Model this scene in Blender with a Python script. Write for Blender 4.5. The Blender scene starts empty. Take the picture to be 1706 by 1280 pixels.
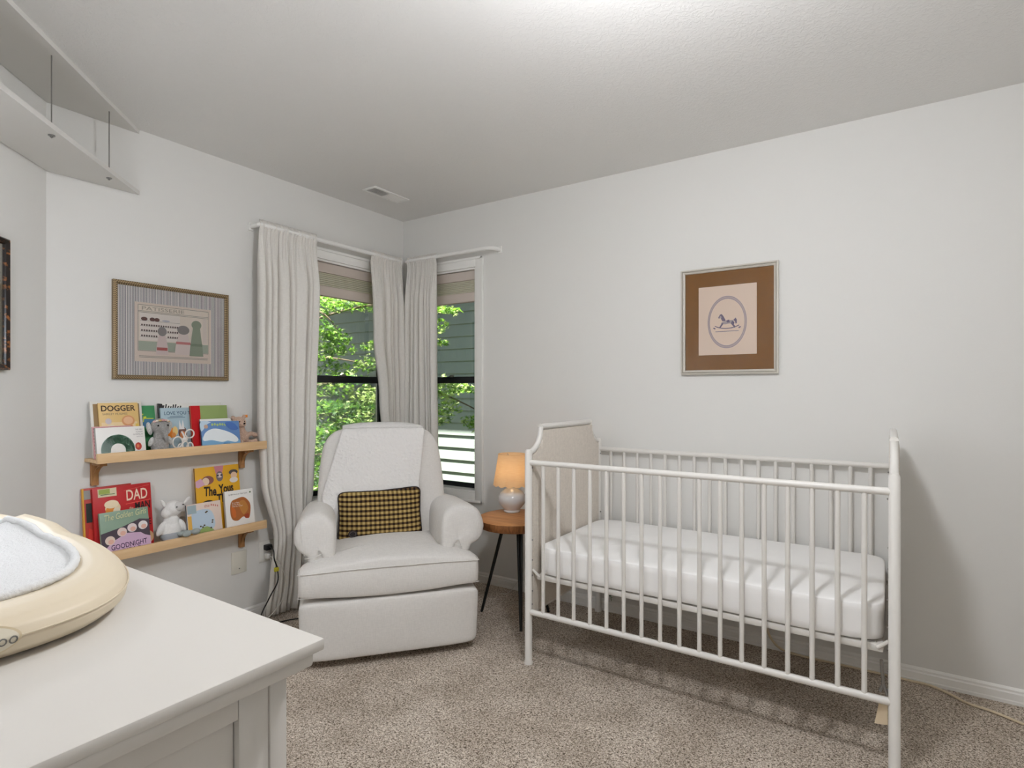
import bpy, bmesh, math, random
from mathutils import Vector, Matrix, Euler, noise
random.seed(7)
PI = math.pi
C = bpy.context.scene.collection
SC = bpy.context.scene
LAMP_STR = 182

# ------------------------------------------------------------ colour and materials
def lin(c):
    out = []
    for v in c[:3]:
        v /= 255.0
        out.append(v/12.92 if v <= .04045 else ((v+.055)/1.055)**2.4)
    return (out[0], out[1], out[2], 1.0)
MATS = {}
def mat(name, col, rough=.6, metal=0.0, bump=0.0, bscale=200, emit=None, estr=0, spec=.4, var=0.0, vscale=8, sheen=0, trans=0):
    if name in MATS: return MATS[name]
    m = bpy.data.materials.new(name); m.use_nodes = True
    nt = m.node_tree; b = nt.nodes['Principled BSDF']
    b.inputs['Base Color'].default_value = lin(col)
    b.inputs['Roughness'].default_value = rough
    b.inputs['Metallic'].default_value = metal
    b.inputs['Specular IOR Level'].default_value = spec
    if sheen: b.inputs['Sheen Weight'].default_value = sheen
    if emit:
        b.inputs['Emission Color'].default_value = lin(emit); b.inputs['Emission Strength'].default_value = estr
    tc = nt.nodes.new('ShaderNodeTexCoord')
    if bump:
        n = nt.nodes.new('ShaderNodeTexNoise'); n.inputs['Scale'].default_value = bscale; n.inputs['Detail'].default_value = 3
        nt.links.new(tc.outputs['Object'], n.inputs['Vector'])
        bp = nt.nodes.new('ShaderNodeBump'); bp.inputs['Strength'].default_value = bump; bp.inputs['Distance'].default_value = .002
        nt.links.new(n.outputs['Fac'], bp.inputs['Height']); nt.links.new(bp.outputs['Normal'], b.inputs['Normal'])
    if var:
        n2 = nt.nodes.new('ShaderNodeTexNoise'); n2.inputs['Scale'].default_value = vscale; n2.inputs['Detail'].default_value = 4
        nt.links.new(tc.outputs['Object'], n2.inputs['Vector'])
        r = nt.nodes.new('ShaderNodeValToRGB')
        lo = tuple(max(0, c*(1-var)) for c in col); hi = tuple(min(255, c*(1+var)) for c in col)
        r.color_ramp.elements[0].position = .3; r.color_ramp.elements[1].position = .7
        r.color_ramp.elements[0].color = lin(lo); r.color_ramp.elements[1].color = lin(hi)
        nt.links.new(n2.outputs['Fac'], r.inputs['Fac']); nt.links.new(r.outputs['Color'], b.inputs['Base Color'])
    MATS[name] = m
    return m
def nodes(m): return m.node_tree, m.node_tree.nodes['Principled BSDF']

WALL = mat('wall_paint', (222, 221, 218), .75, bump=.12, bscale=260, spec=.25)
def ceiling_mat():
    m = mat('ceiling_paint', (226, 225, 223), .62, spec=.35)
    nt, b = nodes(m)
    tc = nt.nodes.new('ShaderNodeTexCoord')
    n = nt.nodes.new('ShaderNodeTexNoise'); n.inputs['Scale'].default_value = 55; n.inputs['Detail'].default_value = 5; n.inputs['Distortion'].default_value = 1.2
    r = nt.nodes.new('ShaderNodeValToRGB'); r.color_ramp.elements[0].position = .47; r.color_ramp.elements[1].position = .56
    bp = nt.nodes.new('ShaderNodeBump'); bp.inputs['Strength'].default_value = .28; bp.inputs['Distance'].default_value = .0022
    nt.links.new(tc.outputs['Object'], n.inputs['Vector']); nt.links.new(n.outputs['Fac'], r.inputs['Fac'])
    nt.links.new(r.outputs['Color'], bp.inputs['Height']); nt.links.new(bp.outputs['Normal'], b.inputs['Normal'])
    return m
CEIL = ceiling_mat()
def carpet_mat():
    m = mat('carpet_pile', (160, 146, 130), .95, spec=.1)
    nt, b = nodes(m)
    tc = nt.nodes.new('ShaderNodeTexCoord')
    vo = nt.nodes.new('ShaderNodeTexVoronoi'); vo.inputs['Scale'].default_value = 340; vo.inputs['Randomness'].default_value = 1
    n = nt.nodes.new('ShaderNodeTexNoise'); n.inputs['Scale'].default_value = 120; n.inputs['Detail'].default_value = 4; n.inputs['Roughness'].default_value = .8
    sp = nt.nodes.new('ShaderNodeSeparateColor')
    ad = nt.nodes.new('ShaderNodeMath'); ad.operation = 'MULTIPLY_ADD'; ad.inputs[1].default_value = .38
    r = nt.nodes.new('ShaderNodeValToRGB')
    e = r.color_ramp.elements
    e[0].position = .47; e[0].color = lin((74, 60, 49)); e[1].position = .92; e[1].color = lin((246, 236, 224))
    mid = e.new(.66); mid.color = lin((188, 174, 158))
    n2 = nt.nodes.new('ShaderNodeTexNoise'); n2.inputs['Scale'].default_value = 4.5; n2.inputs['Detail'].default_value = 5
    r2 = nt.nodes.new('ShaderNodeValToRGB'); r2.color_ramp.elements[0].position = .38; r2.color_ramp.elements[0].color = (.80, .78, .76, 1); r2.color_ramp.elements[1].position = .62; r2.color_ramp.elements[1].color = (1, 1, 1, 1)
    mx = nt.nodes.new('ShaderNodeMixRGB'); mx.blend_type = 'MULTIPLY'; mx.inputs['Fac'].default_value = 1
    bp = nt.nodes.new('ShaderNodeBump'); bp.inputs['Strength'].default_value = .6; bp.inputs['Distance'].default_value = .005
    for x in (n, n2, vo): nt.links.new(tc.outputs['Object'], x.inputs['Vector'])
    nt.links.new(vo.outputs['Color'], sp.inputs[0]); nt.links.new(sp.outputs[0], ad.inputs[0]); nt.links.new(n.outputs['Fac'], ad.inputs[2])
    nt.links.new(ad.outputs[0], r.inputs['Fac']); nt.links.new(n2.outputs['Fac'], r2.inputs['Fac'])
    nt.links.new(r.outputs['Color'], mx.inputs['Color1']); nt.links.new(r2.outputs['Color'], mx.inputs['Color2'])
    nt.links.new(mx.outputs['Color'], b.inputs['Base Color'])
    nt.links.new(ad.outputs[0], bp.inputs['Height']); nt.links.new(bp.outputs['Normal'], b.inputs['Normal'])
    return m
CARPET = carpet_mat()
def wood_mat(name, c0, c1, axis=1, rough=.5, scale=6):
    m = mat(name, c0, rough, spec=.3)
    nt, b = nodes(m)
    tc = nt.nodes.new('ShaderNodeTexCoord'); mp = nt.nodes.new('ShaderNodeMapping')
    s = [scale*9, scale*9, scale*9]; s[axis] = scale*.7
    mp.inputs['Scale'].default_value = s
    n = nt.nodes.new('ShaderNodeTexNoise'); n.inputs['Scale'].default_value = 1.2; n.inputs['Detail'].default_value = 5
    r = nt.nodes.new('ShaderNodeValToRGB'); r.color_ramp.elements[0].position = .32; r.color_ramp.elements[1].position = .68
    r.color_ramp.elements[0].color = lin(c0); r.color_ramp.elements[1].color = lin(c1)
    nt.links.new(tc.outputs['Object'], mp.inputs['Vector']); nt.links.new(mp.outputs['Vector'], n.inputs['Vector'])
    nt.links.new(n.outputs['Fac'], r.inputs['Fac']); nt.links.new(r.outputs['Color'], b.inputs['Base Color'])
    return m
PINE = wood_mat('pine_wood', (212, 176, 132), (226, 194, 152), 1)
OAKB = wood_mat('bracket_wood', (150, 108, 66), (178, 132, 86), 2)
TABLEW = wood_mat('table_wood', (178, 122, 74), (208, 152, 100), 0)
TABLEE = wood_mat('table_bark_edge', (108, 66, 36), (150, 98, 56), 2, scale=10)
TRIM = mat('trim_paint', (236, 235, 232), .4, spec=.4)
WPAINT = mat('white_furniture_paint', (199, 195, 189), .32, spec=.5)
SHELFW = mat('white_shelf_board', (214, 212, 208), .5)
CRIBW = mat('crib_enamel', (222, 219, 214), .35, spec=.5)
def weave_mat(name, col, scale=420, var=.02, bump=.12, rough=.9):
    m = mat(name, col, rough, spec=.15, sheen=.15)
    nt, b = nodes(m)
    tc = nt.nodes.new('ShaderNodeTexCoord')
    outs = []
    for sc in ((scale, scale*.12, scale*.12), (scale*.12, scale*.12, scale)):
        mp = nt.nodes.new('ShaderNodeMapping'); mp.inputs['Scale'].default_value = sc
        n = nt.nodes.new('ShaderNodeTexNoise'); n.inputs['Scale'].default_value = 1; n.inputs['Detail'].default_value = 2
        nt.links.new(tc.outputs['Object'], mp.inputs['Vector']); nt.links.new(mp.outputs['Vector'], n.inputs['Vector'])
        outs.append(n)
    ad = nt.nodes.new('ShaderNodeMath'); ad.operation = 'ADD'
    nt.links.new(outs[0].outputs['Fac'], ad.inputs[0]); nt.links.new(outs[1].outputs['Fac'], ad.inputs[1])
    mr = nt.nodes.new('ShaderNodeMapRange'); mr.inputs['From Min'].default_value = .75; mr.inputs['From Max'].default_value = 1.25
    nt.links.new(ad.outputs[0], mr.inputs['Value'])
    mx = nt.nodes.new('ShaderNodeMixRGB'); mx.inputs['Color1'].default_value = lin(tuple(c*(1-var) for c in col)); mx.inputs['Color2'].default_value = lin(tuple(min(255, c*(1+var)) for c in col))
    nt.links.new(mr.outputs['Result'], mx.inputs['Fac']); nt.links.new(mx.outputs['Color'], b.inputs['Base Color'])
    bp = nt.nodes.new('ShaderNodeBump'); bp.inputs['Strength'].default_value = bump; bp.inputs['Distance'].default_value = .001
    nt.links.new(ad.outputs[0], bp.inputs['Height']); nt.links.new(bp.outputs['Normal'], b.inputs['Normal'])
    return m
LINEN = weave_mat('chair_linen', (220, 217, 213))
DRAPE = weave_mat('curtain_linen', (236, 233, 228), 500, .02)
def add_translucent(m, col, fac):
    nt, b = nodes(m); out = nt.nodes['Material Output']
    t = nt.nodes.new('ShaderNodeBsdfTranslucent'); t.inputs['Color'].default_value = lin(col)
    mx = nt.nodes.new('ShaderNodeMixShader'); mx.inputs['Fac'].default_value = fac
    nt.links.new(b.outputs[0], mx.inputs[1]); nt.links.new(t.outputs[0], mx.inputs[2]); nt.links.new(mx.outputs[0], out.inputs['Surface'])
add_translucent(DRAPE, (225, 220, 210), .18)
SHADEFAB = mat('window_shade_fabric', (236, 224, 216), .8); add_translucent(SHADEFAB, (215, 205, 190), .35)
SHADEBAND = mat('window_shade_band', (230, 227, 208), .8); add_translucent(SHADEBAND, (212, 210, 185), .35)
BLACKM = mat('black_window_metal', (24, 26, 28), .4)
BLACKI = mat('black_iron', (28, 27, 26), .45)
CHROME = mat('steel', (150, 148, 145), .3, metal=.9)
DARK = mat('hollow_shade', (30, 28, 26), .8)  # dark colour stands in for the shade inside hollows
WHITEP = mat('white_plastic', (226, 224, 218), .4)
IVORY = mat('ivory_plate', (218, 215, 203), .45)
SHEET = mat('white_cotton_sheet', (240, 239, 238), .85, bump=.1, bscale=500)
def glass_mat(name, tint=(255, 255, 255), gl=.07, rough=0.0):
    m = bpy.data.materials.new(name); m.use_nodes = True
    nt = m.node_tree; nt.nodes.remove(nt.nodes['Principled BSDF']); out = nt.nodes['Material Output']
    t = nt.nodes.new('ShaderNodeBsdfTransparent'); t.inputs['Color'].default_value = lin(tint)
    g = nt.nodes.new('ShaderNodeBsdfGlossy'); g.inputs['Roughness'].default_value = rough
    fr = nt.nodes.new('ShaderNodeFresnel'); fr.inputs['IOR'].default_value = 1.45
    ml = nt.nodes.new('ShaderNodeMath'); ml.operation = 'MULTIPLY'; ml.inputs[1].default_value = gl
    nt.links.new(fr.outputs[0], ml.inputs[0])
    mx = nt.nodes.new('ShaderNodeMixShader')
    nt.links.new(ml.outputs[0], mx.inputs['Fac']); nt.links.new(t.outputs[0], mx.inputs[1]); nt.links.new(g.outputs[0], mx.inputs[2])
    nt.links.new(mx.outputs[0], out.inputs['Surface'])
    return m
GLASS = glass_mat('window_glass', (250, 253, 251), 1.0)
PICGLASS = glass_mat('picture_glass', (255, 255, 255), .8, .02)
def screen_mat():
    m = bpy.data.materials.new('insect_screen_mesh'); m.use_nodes = True
    nt = m.node_tree; b = nt.nodes['Principled BSDF']; b.inputs['Base Color'].default_value = lin((150, 155, 150)); b.inputs['Roughness'].default_value = .8
    t = nt.nodes.new('ShaderNodeBsdfTransparent'); mx = nt.nodes.new('ShaderNodeMixShader'); mx.inputs['Fac'].default_value = .24
    nt.links.new(t.outputs[0], mx.inputs[1]); nt.links.new(b.outputs[0], mx.inputs[2]); nt.links.new(mx.outputs[0], nt.nodes['Material Output'].inputs['Surface'])
    return m
SCREEN = screen_mat()

# ------------------------------------------------------------ mesh builder
BASE = {}
class MB:
    def __init__(s): s.v = []; s.f = []; s.mi = []; s.mats = []; s.sm = []
    def mid(s, m):
        if m not in s.mats: s.mats.append(m)
        return s.mats.index(m)
    def add(s, vs, fs, m, smooth=False, M=None):
        o = len(s.v); k = s.mid(m)
        for v in vs:
            v = Vector(v)
            if M is not None: v = M @ v
            s.v.append(v)
        for f in fs:
            s.f.append([i+o for i in f]); s.mi.append(k); s.sm.append(smooth)
        return s
    def box(s, x0, x1, y0, y1, z0, z1, m, bev=0, M=None, seg=2):
        bm = bmesh.new(); bmesh.ops.create_cube(bm, size=1)
        for v in bm.verts:
            v.co = Vector((x0+(v.co.x+.5)*(x1-x0), y0+(v.co.y+.5)*(y1-y0), z0+(v.co.z+.5)*(z1-z0)))
        if bev: bmesh.ops.bevel(bm, geom=bm.edges[:], offset=bev, segments=seg, affect='EDGES', profile=.5)
        bm.verts.index_update()
        s.add([v.co.copy() for v in bm.verts], [[v.index for v in f.verts] for f in bm.faces], m, bev > 0, M)
        bm.free(); return s
    def tube(s, pts, r, m, seg=10, closed=False, M=None, cap=True):
        P = [Vector(p) for p in pts]; n = len(P)
        rs = r if isinstance(r, (list, tuple)) else [r]*n
        vs = []; fs = []
        ref = None
        for i in range(n):
            a = P[i-1] if (i > 0 or closed) else P[0]
            b = P[(i+1) % n] if (i < n-1 or closed) else P[-1]
            t = (b-a).normalized()
            if ref is None:
                ref = Vector((0, 0, 1)) if abs(t.z) < .9 else Vector((1, 0, 0))
            u = (ref - t*ref.dot(t))
            if u.length < 1e-6: u = t.orthogonal()
            u.normalize(); ref = u; w = t.cross(u)
            for k in range(seg):
                an = 2*PI*k/seg
                vs.append(P[i] + (u*math.cos(an)+w*math.sin(an))*rs[i])
        for i in range(n if closed else n-1):
            j = (i+1) % n
            for k in range(seg):
                l = (k+1) % seg
                fs.append([i*seg+k, i*seg+l, j*seg+l, j*seg+k])
        if cap and not closed:
            fs.append([k for k in range(seg)][::-1]); fs.append([(n-1)*seg+k for k in range(seg)])
        return s.add(vs, fs, m, True, M)
    def lathe(s, prof, c, m, seg=32, M=None, wob=None):
        vs = []; fs = []; n = len(prof)
        for i, (r, z) in enumerate(prof):
            for k in range(seg):
                a = 2*PI*k/seg; rr = r*(wob(a, z) if wob else 1)
                vs.append((c[0]+rr*math.cos(a), c[1]+rr*math.sin(a), c[2]+z))
        for i in range(n-1):
            for k in range(seg):
                l = (k+1) % seg; fs.append([i*seg+k, i*seg+l, (i+1)*seg+l, (i+1)*seg+k])
        if prof[0][0] > 1e-5: fs.append([k for k in range(seg)][::-1])
        if prof[-1][0] > 1e-5: fs.append([(n-1)*seg+k for k in range(seg)])
        return s.add(vs, fs, m, True, M)
    def ell(s, c, r, m, M=None, nu=20, nv=12, rot=None):
        vs = []; fs = []; R = Euler(rot).to_matrix() if rot else Matrix.Identity(3)
        for i in range(nv+1):
            th = PI*i/nv
            for k in range(nu):
                a = 2*PI*k/nu
                vs.append(Vector(c) + R @ Vector((r[0]*math.sin(th)*math.cos(a), r[1]*math.sin(th)*math.sin(a), r[2]*math.cos(th))))
        for i in range(nv):
            for k in range(nu):
                l = (k+1) % nu; fs.append([i*nu+k, (i+1)*nu+k, (i+1)*nu+l, i*nu+l])
        return s.add(vs, fs, m, True, M)
    def prism(s, poly, f, h0, h1, m, smooth=False):
        """poly: list of (a,b); f(a,b,h) -> xyz"""
        n = len(poly); vs = [f(a, b, h0) for a, b in poly] + [f(a, b, h1) for a, b in poly]
        fs = [list(range(n))[::-1], [n+i for i in range(n)]] + [[i, (i+1) % n, n+(i+1) % n, n+i] for i in range(n)]
        return s.add(vs, fs, m, smooth)
    def grid(s, fn, nu, nv, m, smooth=True, closed_u=False, flip=False):
        vs = [fn(i/nu, j/nv) for j in range(nv+1) for i in range(nu+(0 if closed_u else 1))]
        w = nu if closed_u else nu+1; fs = []
        for j in range(nv):
            for i in range(nu):
                k = (i+1) % w if closed_u else i+1
                q = [j*w+i, j*w+k, (j+1)*w+k, (j+1)*w+i]
                fs.append(q[::-1] if flip else q)
        return s.add(vs, fs, m, smooth)
    def puff(s, outline, c, h, T, m, f, mm=3.0, rings=8, T2=None, h2=None, warp=None):
        """outline in (a,b), star shaped round c; depth = h + T*(1-s^mm)^(1/mm); f(a,b,d)->xyz"""
        T2 = T if T2 is None else T2; h2 = h if h2 is None else h2
        n = len(outline); vs = []; fs = []
        S = [math.sin(PI/2*(i/rings)) for i in range(1, rings+1)]
        def ring(sc, d): 
            for a, b in outline:
                vs.append(f(c[0]+(a-c[0])*sc, c[1]+(b-c[1])*sc, d))
        vs.append(f(c[0], c[1], h+T))
        for sc in S: ring(sc, h+T*max(0, 1-sc**mm)**(1/mm))
        if h+h2 > 1e-4:
            for k in (1, 2, 3): ring(1.0, h+(-h2-h)*k/4)
        for sc in S[::-1]: ring(sc, -(h2+T2*max(0, 1-sc**mm)**(1/mm)))
        vs.append(f(c[0], c[1], -(h2+T2)))
        nr = (len(vs)-2)//n
        for k in range(n): fs.append([0, 1+k, 1+(k+1) % n])
        for r in range(nr-1):
            for k in range(n):
                l = (k+1) % n; fs.append([1+r*n+k, 1+(r+1)*n+k, 1+(r+1)*n+l, 1+r*n+l])
        e = len(vs)-1
        for k in range(n): fs.append([e, 1+(nr-1)*n+(k+1) % n, 1+(nr-1)*n+k])
        return s.add(vs, fs, m, True)
    def build(s, name, parent=None, local=False, sharp=40, **props):
        me = bpy.data.meshes.new(name)
        M = None
        p = parent
        while p is not None:
            if p.name in BASE: M = BASE[p.name]
            p = p.parent
        vs = s.v
        if M is not None and not local:
            Mi = M.inverted(); vs = [Mi @ v for v in s.v]
        me.from_pydata([tuple(v) for v in vs], [], s.f); me.update()
        for m in s.mats: me.materials.append(m)
        me.polygons.foreach_set('material_index', s.mi); me.polygons.foreach_set('use_smooth', s.sm)
        bm = bmesh.new(); bm.from_mesh(me); bmesh.ops.recalc_face_normals(bm, faces=bm.faces[:]); bm.to_mesh(me); bm.free()
        if sharp and any(s.sm): me.set_sharp_from_angle(angle=math.radians(sharp))
        o = bpy.data.objects.new(name, me); C.objects.link(o)
        if parent is not None: o.parent = parent
        for k, v in props.items(): o[k] = v
        return o
def thing(name, label, cat, loc=(0, 0, 0), rotz=0, group=None):
    o = bpy.data.objects.new(name, None); C.objects.link(o); o.empty_display_size = .1
    o.location = loc; o.rotation_euler = (0, 0, rotz)
    BASE[o.name] = Matrix.Translation(Vector(loc)) @ Matrix.Rotation(rotz, 4, 'Z')
    o['label'] = label; o['category'] = cat
    if group: o['group'] = group
    return o
def struct(name, mb, **k): return mb.build(name, kind='structure', **k)
def ident(a, b, c): return (a, b, c)
def ellipse(cx, cy, rx, ry, n=24, p=2.0):
    out = []
    for i in range(n):
        a = 2*PI*i/n; ca, sa = math.cos(a), math.sin(a)
        out.append((cx+rx*math.copysign(abs(ca)**(2/p), ca), cy+ry*math.copysign(abs(sa)**(2/p), sa)))
    return out
def smooth_closed(pts, sub=6):
    out = []; n = len(pts)
    for i in range(n):
        p0, p1, p2, p3 = [Vector((*pts[(i+k-1) % n], 0)) if len(pts[0]) == 2 else Vector(pts[(i+k-1) % n]) for k in range(4)]
        for j in range(sub):
            t = j/sub
            q = .5*((2*p1)+(-p0+p2)*t+(2*p0-5*p1+4*p2-p3)*t*t+(-p0+3*p1-3*p2+p3)*t**3)
            out.append((q.x, q.y) if len(pts[0]) == 2 else tuple(q))
    return out
def spline(pts, sub=8):
    P = [Vector(p) for p in pts]; out = []
    P = [P[0]*2-P[1]]+P+[P[-1]*2-P[-2]]
    for i in range(1, len(P)-2):
        p0, p1, p2, p3 = P[i-1:i+3]
        for j in range(sub):
            t = j/sub
            out.append(.5*((2*p1)+(-p0+p2)*t+(2*p0-5*p1+4*p2-p3)*t*t+(-p0+3*p1-3*p2+p3)*t**3))
    out.append(P[-2]); return out
def blob(ells, voxel=.004, smooth=6):
    """ellipsoids [(c,r,rot)] fused into one continuous skin"""
    b = MB()
    for e in ells: b.ell(e[0], e[1], WHITEP, rot=e[2] if len(e) > 2 else None)
    me = bpy.data.meshes.new('t'); me.from_pydata([tuple(v) for v in b.v], [], b.f)
    bm = bmesh.new(); bm.from_mesh(me); bmesh.ops.remove_doubles(bm, verts=bm.verts[:], dist=1e-5); bm.to_mesh(me); bm.free()
    o = bpy.data.objects.new('t', me); C.objects.link(o)
    r = o.modifiers.new('r', 'REMESH'); r.mode = 'VOXEL'; r.voxel_size = voxel
    q = o.modifiers.new('s', 'SMOOTH'); q.iterations = smooth; q.factor = .6
    dg = bpy.context.evaluated_depsgraph_get(); ev = o.evaluated_get(dg); m2 = bpy.data.meshes.new_from_object(ev)
    vs = [v.co.copy() for v in m2.vertices]; fs = [list(p.vertices) for p in m2.polygons]
    bpy.data.objects.remove(o); bpy.data.meshes.remove(me); bpy.data.meshes.remove(m2)
    return vs, fs
def fuzz(vs, amp, sc):
    return [v + noise.noise_vector(v*sc)*amp for v in vs]
FONTC = {}
def text_mesh(txt, bold=0.0, shear=0.0):
    key = (txt, bold, shear)
    if key in FONTC: return FONTC[key]
    cu = bpy.data.curves.new('t', 'FONT'); cu.body = txt; cu.size = 1; cu.offset = bold; cu.shear = shear; cu.resolution_u = 3
    o = bpy.data.objects.new('t', cu); C.objects.link(o)
    dg = bpy.context.evaluated_depsgraph_get(); m = bpy.data.meshes.new_from_object(o.evaluated_get(dg))
    vs = [(v.co.x, v.co.y) for v in m.vertices]; fs = [list(p.vertices) for p in m.polygons]
    bpy.data.objects.remove(o); bpy.data.curves.remove(cu); bpy.data.meshes.remove(m)
    x0 = min(v[0] for v in vs); x1 = max(v[0] for v in vs); y0 = min(v[1] for v in vs); y1 = max(v[1] for v in vs)
    vs = [((x-x0)/(x1-x0), (y-y0)/(y1-y0)) for x, y in vs]
    FONTC[key] = (vs, fs); return vs, fs
class Print:
    """flat printing on a surface: P(u,v) origin + axes, sizes in metres"""
    def __init__(s, o, ux, uy, n): s.o, s.ux, s.uy, s.n = Vector(o), Vector(ux), Vector(uy), Vector(n); s.mb = MB(); s.k = 0
    def pt(s, a, b, lift): return s.o+s.ux*a+s.uy*b+s.n*lift
    def poly(s, pts, col, same=False):
        if not same: s.k += 1
        L = .0003+.00012*s.k
        s.mb.add([s.pt(a, b, L) for a, b in pts], [list(range(len(pts)))], ink(col))
    def rect(s, a0, a1, b0, b1, col, same=False): s.poly([(a0, b0), (a1, b0), (a1, b1), (a0, b1)], col, same)
    def ell(s, a, b, ra, rb, col, n=20, same=False): s.poly(ellipse(a, b, ra, rb, n), col, same)
    def line(s, a0, b0, a1, b1, w, col, same=True):
        d = Vector((a1-a0, b1-b0)); d.normalize(); nx, ny = -d.y*w/2, d.x*w/2
        s.poly([(a0+nx, b0+ny), (a0-nx, b0-ny), (a1-nx, b1-ny), (a1+nx, b1+ny)], col, same)
    def text(s, txt, a0, b0, w, h, col, bold=0.0, ang=0, shear=0):
        vs, fs = text_mesh(txt, bold, shear); s.k += 1; L = .0003+.00012*s.k
        ca, sa = math.cos(ang), math.sin(ang)
        s.mb.add([s.pt(a0+x*w*ca-y*h*sa, b0+x*w*sa+y*h*ca, L) for x, y in vs], fs, ink(col))
def ink(col):
    return mat('ink_%d_%d_%d' % tuple(col), col, .5, spec=.3)

# ------------------------------------------------------------ room shell
H = 2.44
XR, YF = 4.2, -3.15
DX = 1.083
def wall_with_hole(name, axis, a0, a1, b0, b1, z0, z1, thick0, thick1):
    """wall on plane (axis) with one opening a in [b0,b1], z in [z0,z1]"""
    mb = MB()
    def bx(p0, p1, q0, q1):
        if axis == 'x': mb.box(thick0, thick1, p0, p1, q0, q1, WALL)
        else: mb.box(p0, p1, thick0, thick1, q0, q1, WALL)
    bx(a0, b0, 0, H); bx(b1, a1, 0, H); bx(b0, b1, 0, z0); bx(b0, b1, z1, H)
    return struct(name, mb)
WZ0, WZ1 = .572, 2.04
wall_with_hole('wall_left', 'x', -2.2, .0, -.86, -.12, WZ0, WZ1, -.14, 0)
wall_with_hole('wall_back', 'y', -.14, XR+.12, .12, .648, WZ0, WZ1, 0, .14)
# diagonal wall between the left wall and the wall behind the camera
mb = MB(); mb.prism([(0, -2.067), (DX, YF), (DX-.1, YF-.1), (-.1, -2.167)], ident, 0, H, WALL); struct('wall_diagonal', mb)
mb = MB(); mb.box(DX-.12, XR+.12, YF-.12, YF, 0, H, WALL); struct('wall_front', mb)
mb = MB(); mb.box(XR, XR+.12, YF, -2.55, 0, H, WALL); mb.box(XR, XR+.12, -1.65, 0, 0, H, WALL); mb.box(XR, XR+.12, -2.55, -1.65, 2.05, H, WALL); struct('wall_right', mb)
mb = MB(); mb.box(XR+.02, XR+.07, -2.55, -1.65, 0, 2.05, TRIM, .004); d = struct('door_1', mb)
mb = MB(); mb.lathe([(.0, -.03), (.02, -.028), (.028, -.01), (.026, .01), (.012, .02), (.012, .06)], (0, 0, 0), CHROME, 16, M=Matrix.Translation((XR-.03, -2.47, .98)) @ Matrix.Rotation(PI/2, 4, 'Y')); mb.build('door_handle', d)
mb = MB(); mb.box(-.14, XR+.12, YF-.12, .14, -.12, 0, CARPET); struct('floor', mb)
mb = MB(); mb.box(-.45, XR+.4, YF-.4, .45, H, H+.2, CEIL); struct('ceiling', mb)
def base_profile(run, outn, name):
    """run: (p0,p1) xy, outn: inward normal"""
    prof = [(0, 0), (.013, 0), (.013, .012), (.011, .016), (.0115, .042), (.008, .047), (.0085, .055), (.004, .060), (0, .064)]
    mb = MB(); (p0, p1) = run; vs = []
    for p in (p0, p1):
        for d, z in prof: vs.append((p[0]+outn[0]*d, p[1]+outn[1]*d, z))
    n = len(prof); fs = [[i, (i+1) % n, n+(i+1) % n, n+i] for i in range(n)] + [list(range(n))[::-1], [n+i for i in range(n)]]
    mb.add(vs, fs, TRIM); struct(name, mb)
base_profile(((0, 0), (XR, 0)), (0, -1), 'baseboard_back')
base_profile(((0, -2.067), (0, 0)), (1, 0), 'baseboard_left')
base_profile(((0, -2.067), (DX, YF)), (.707, .707), 'baseboard_diagonal')
base_profile(((DX, YF), (XR, YF)), (0, 1), 'baseboard_front')

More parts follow.
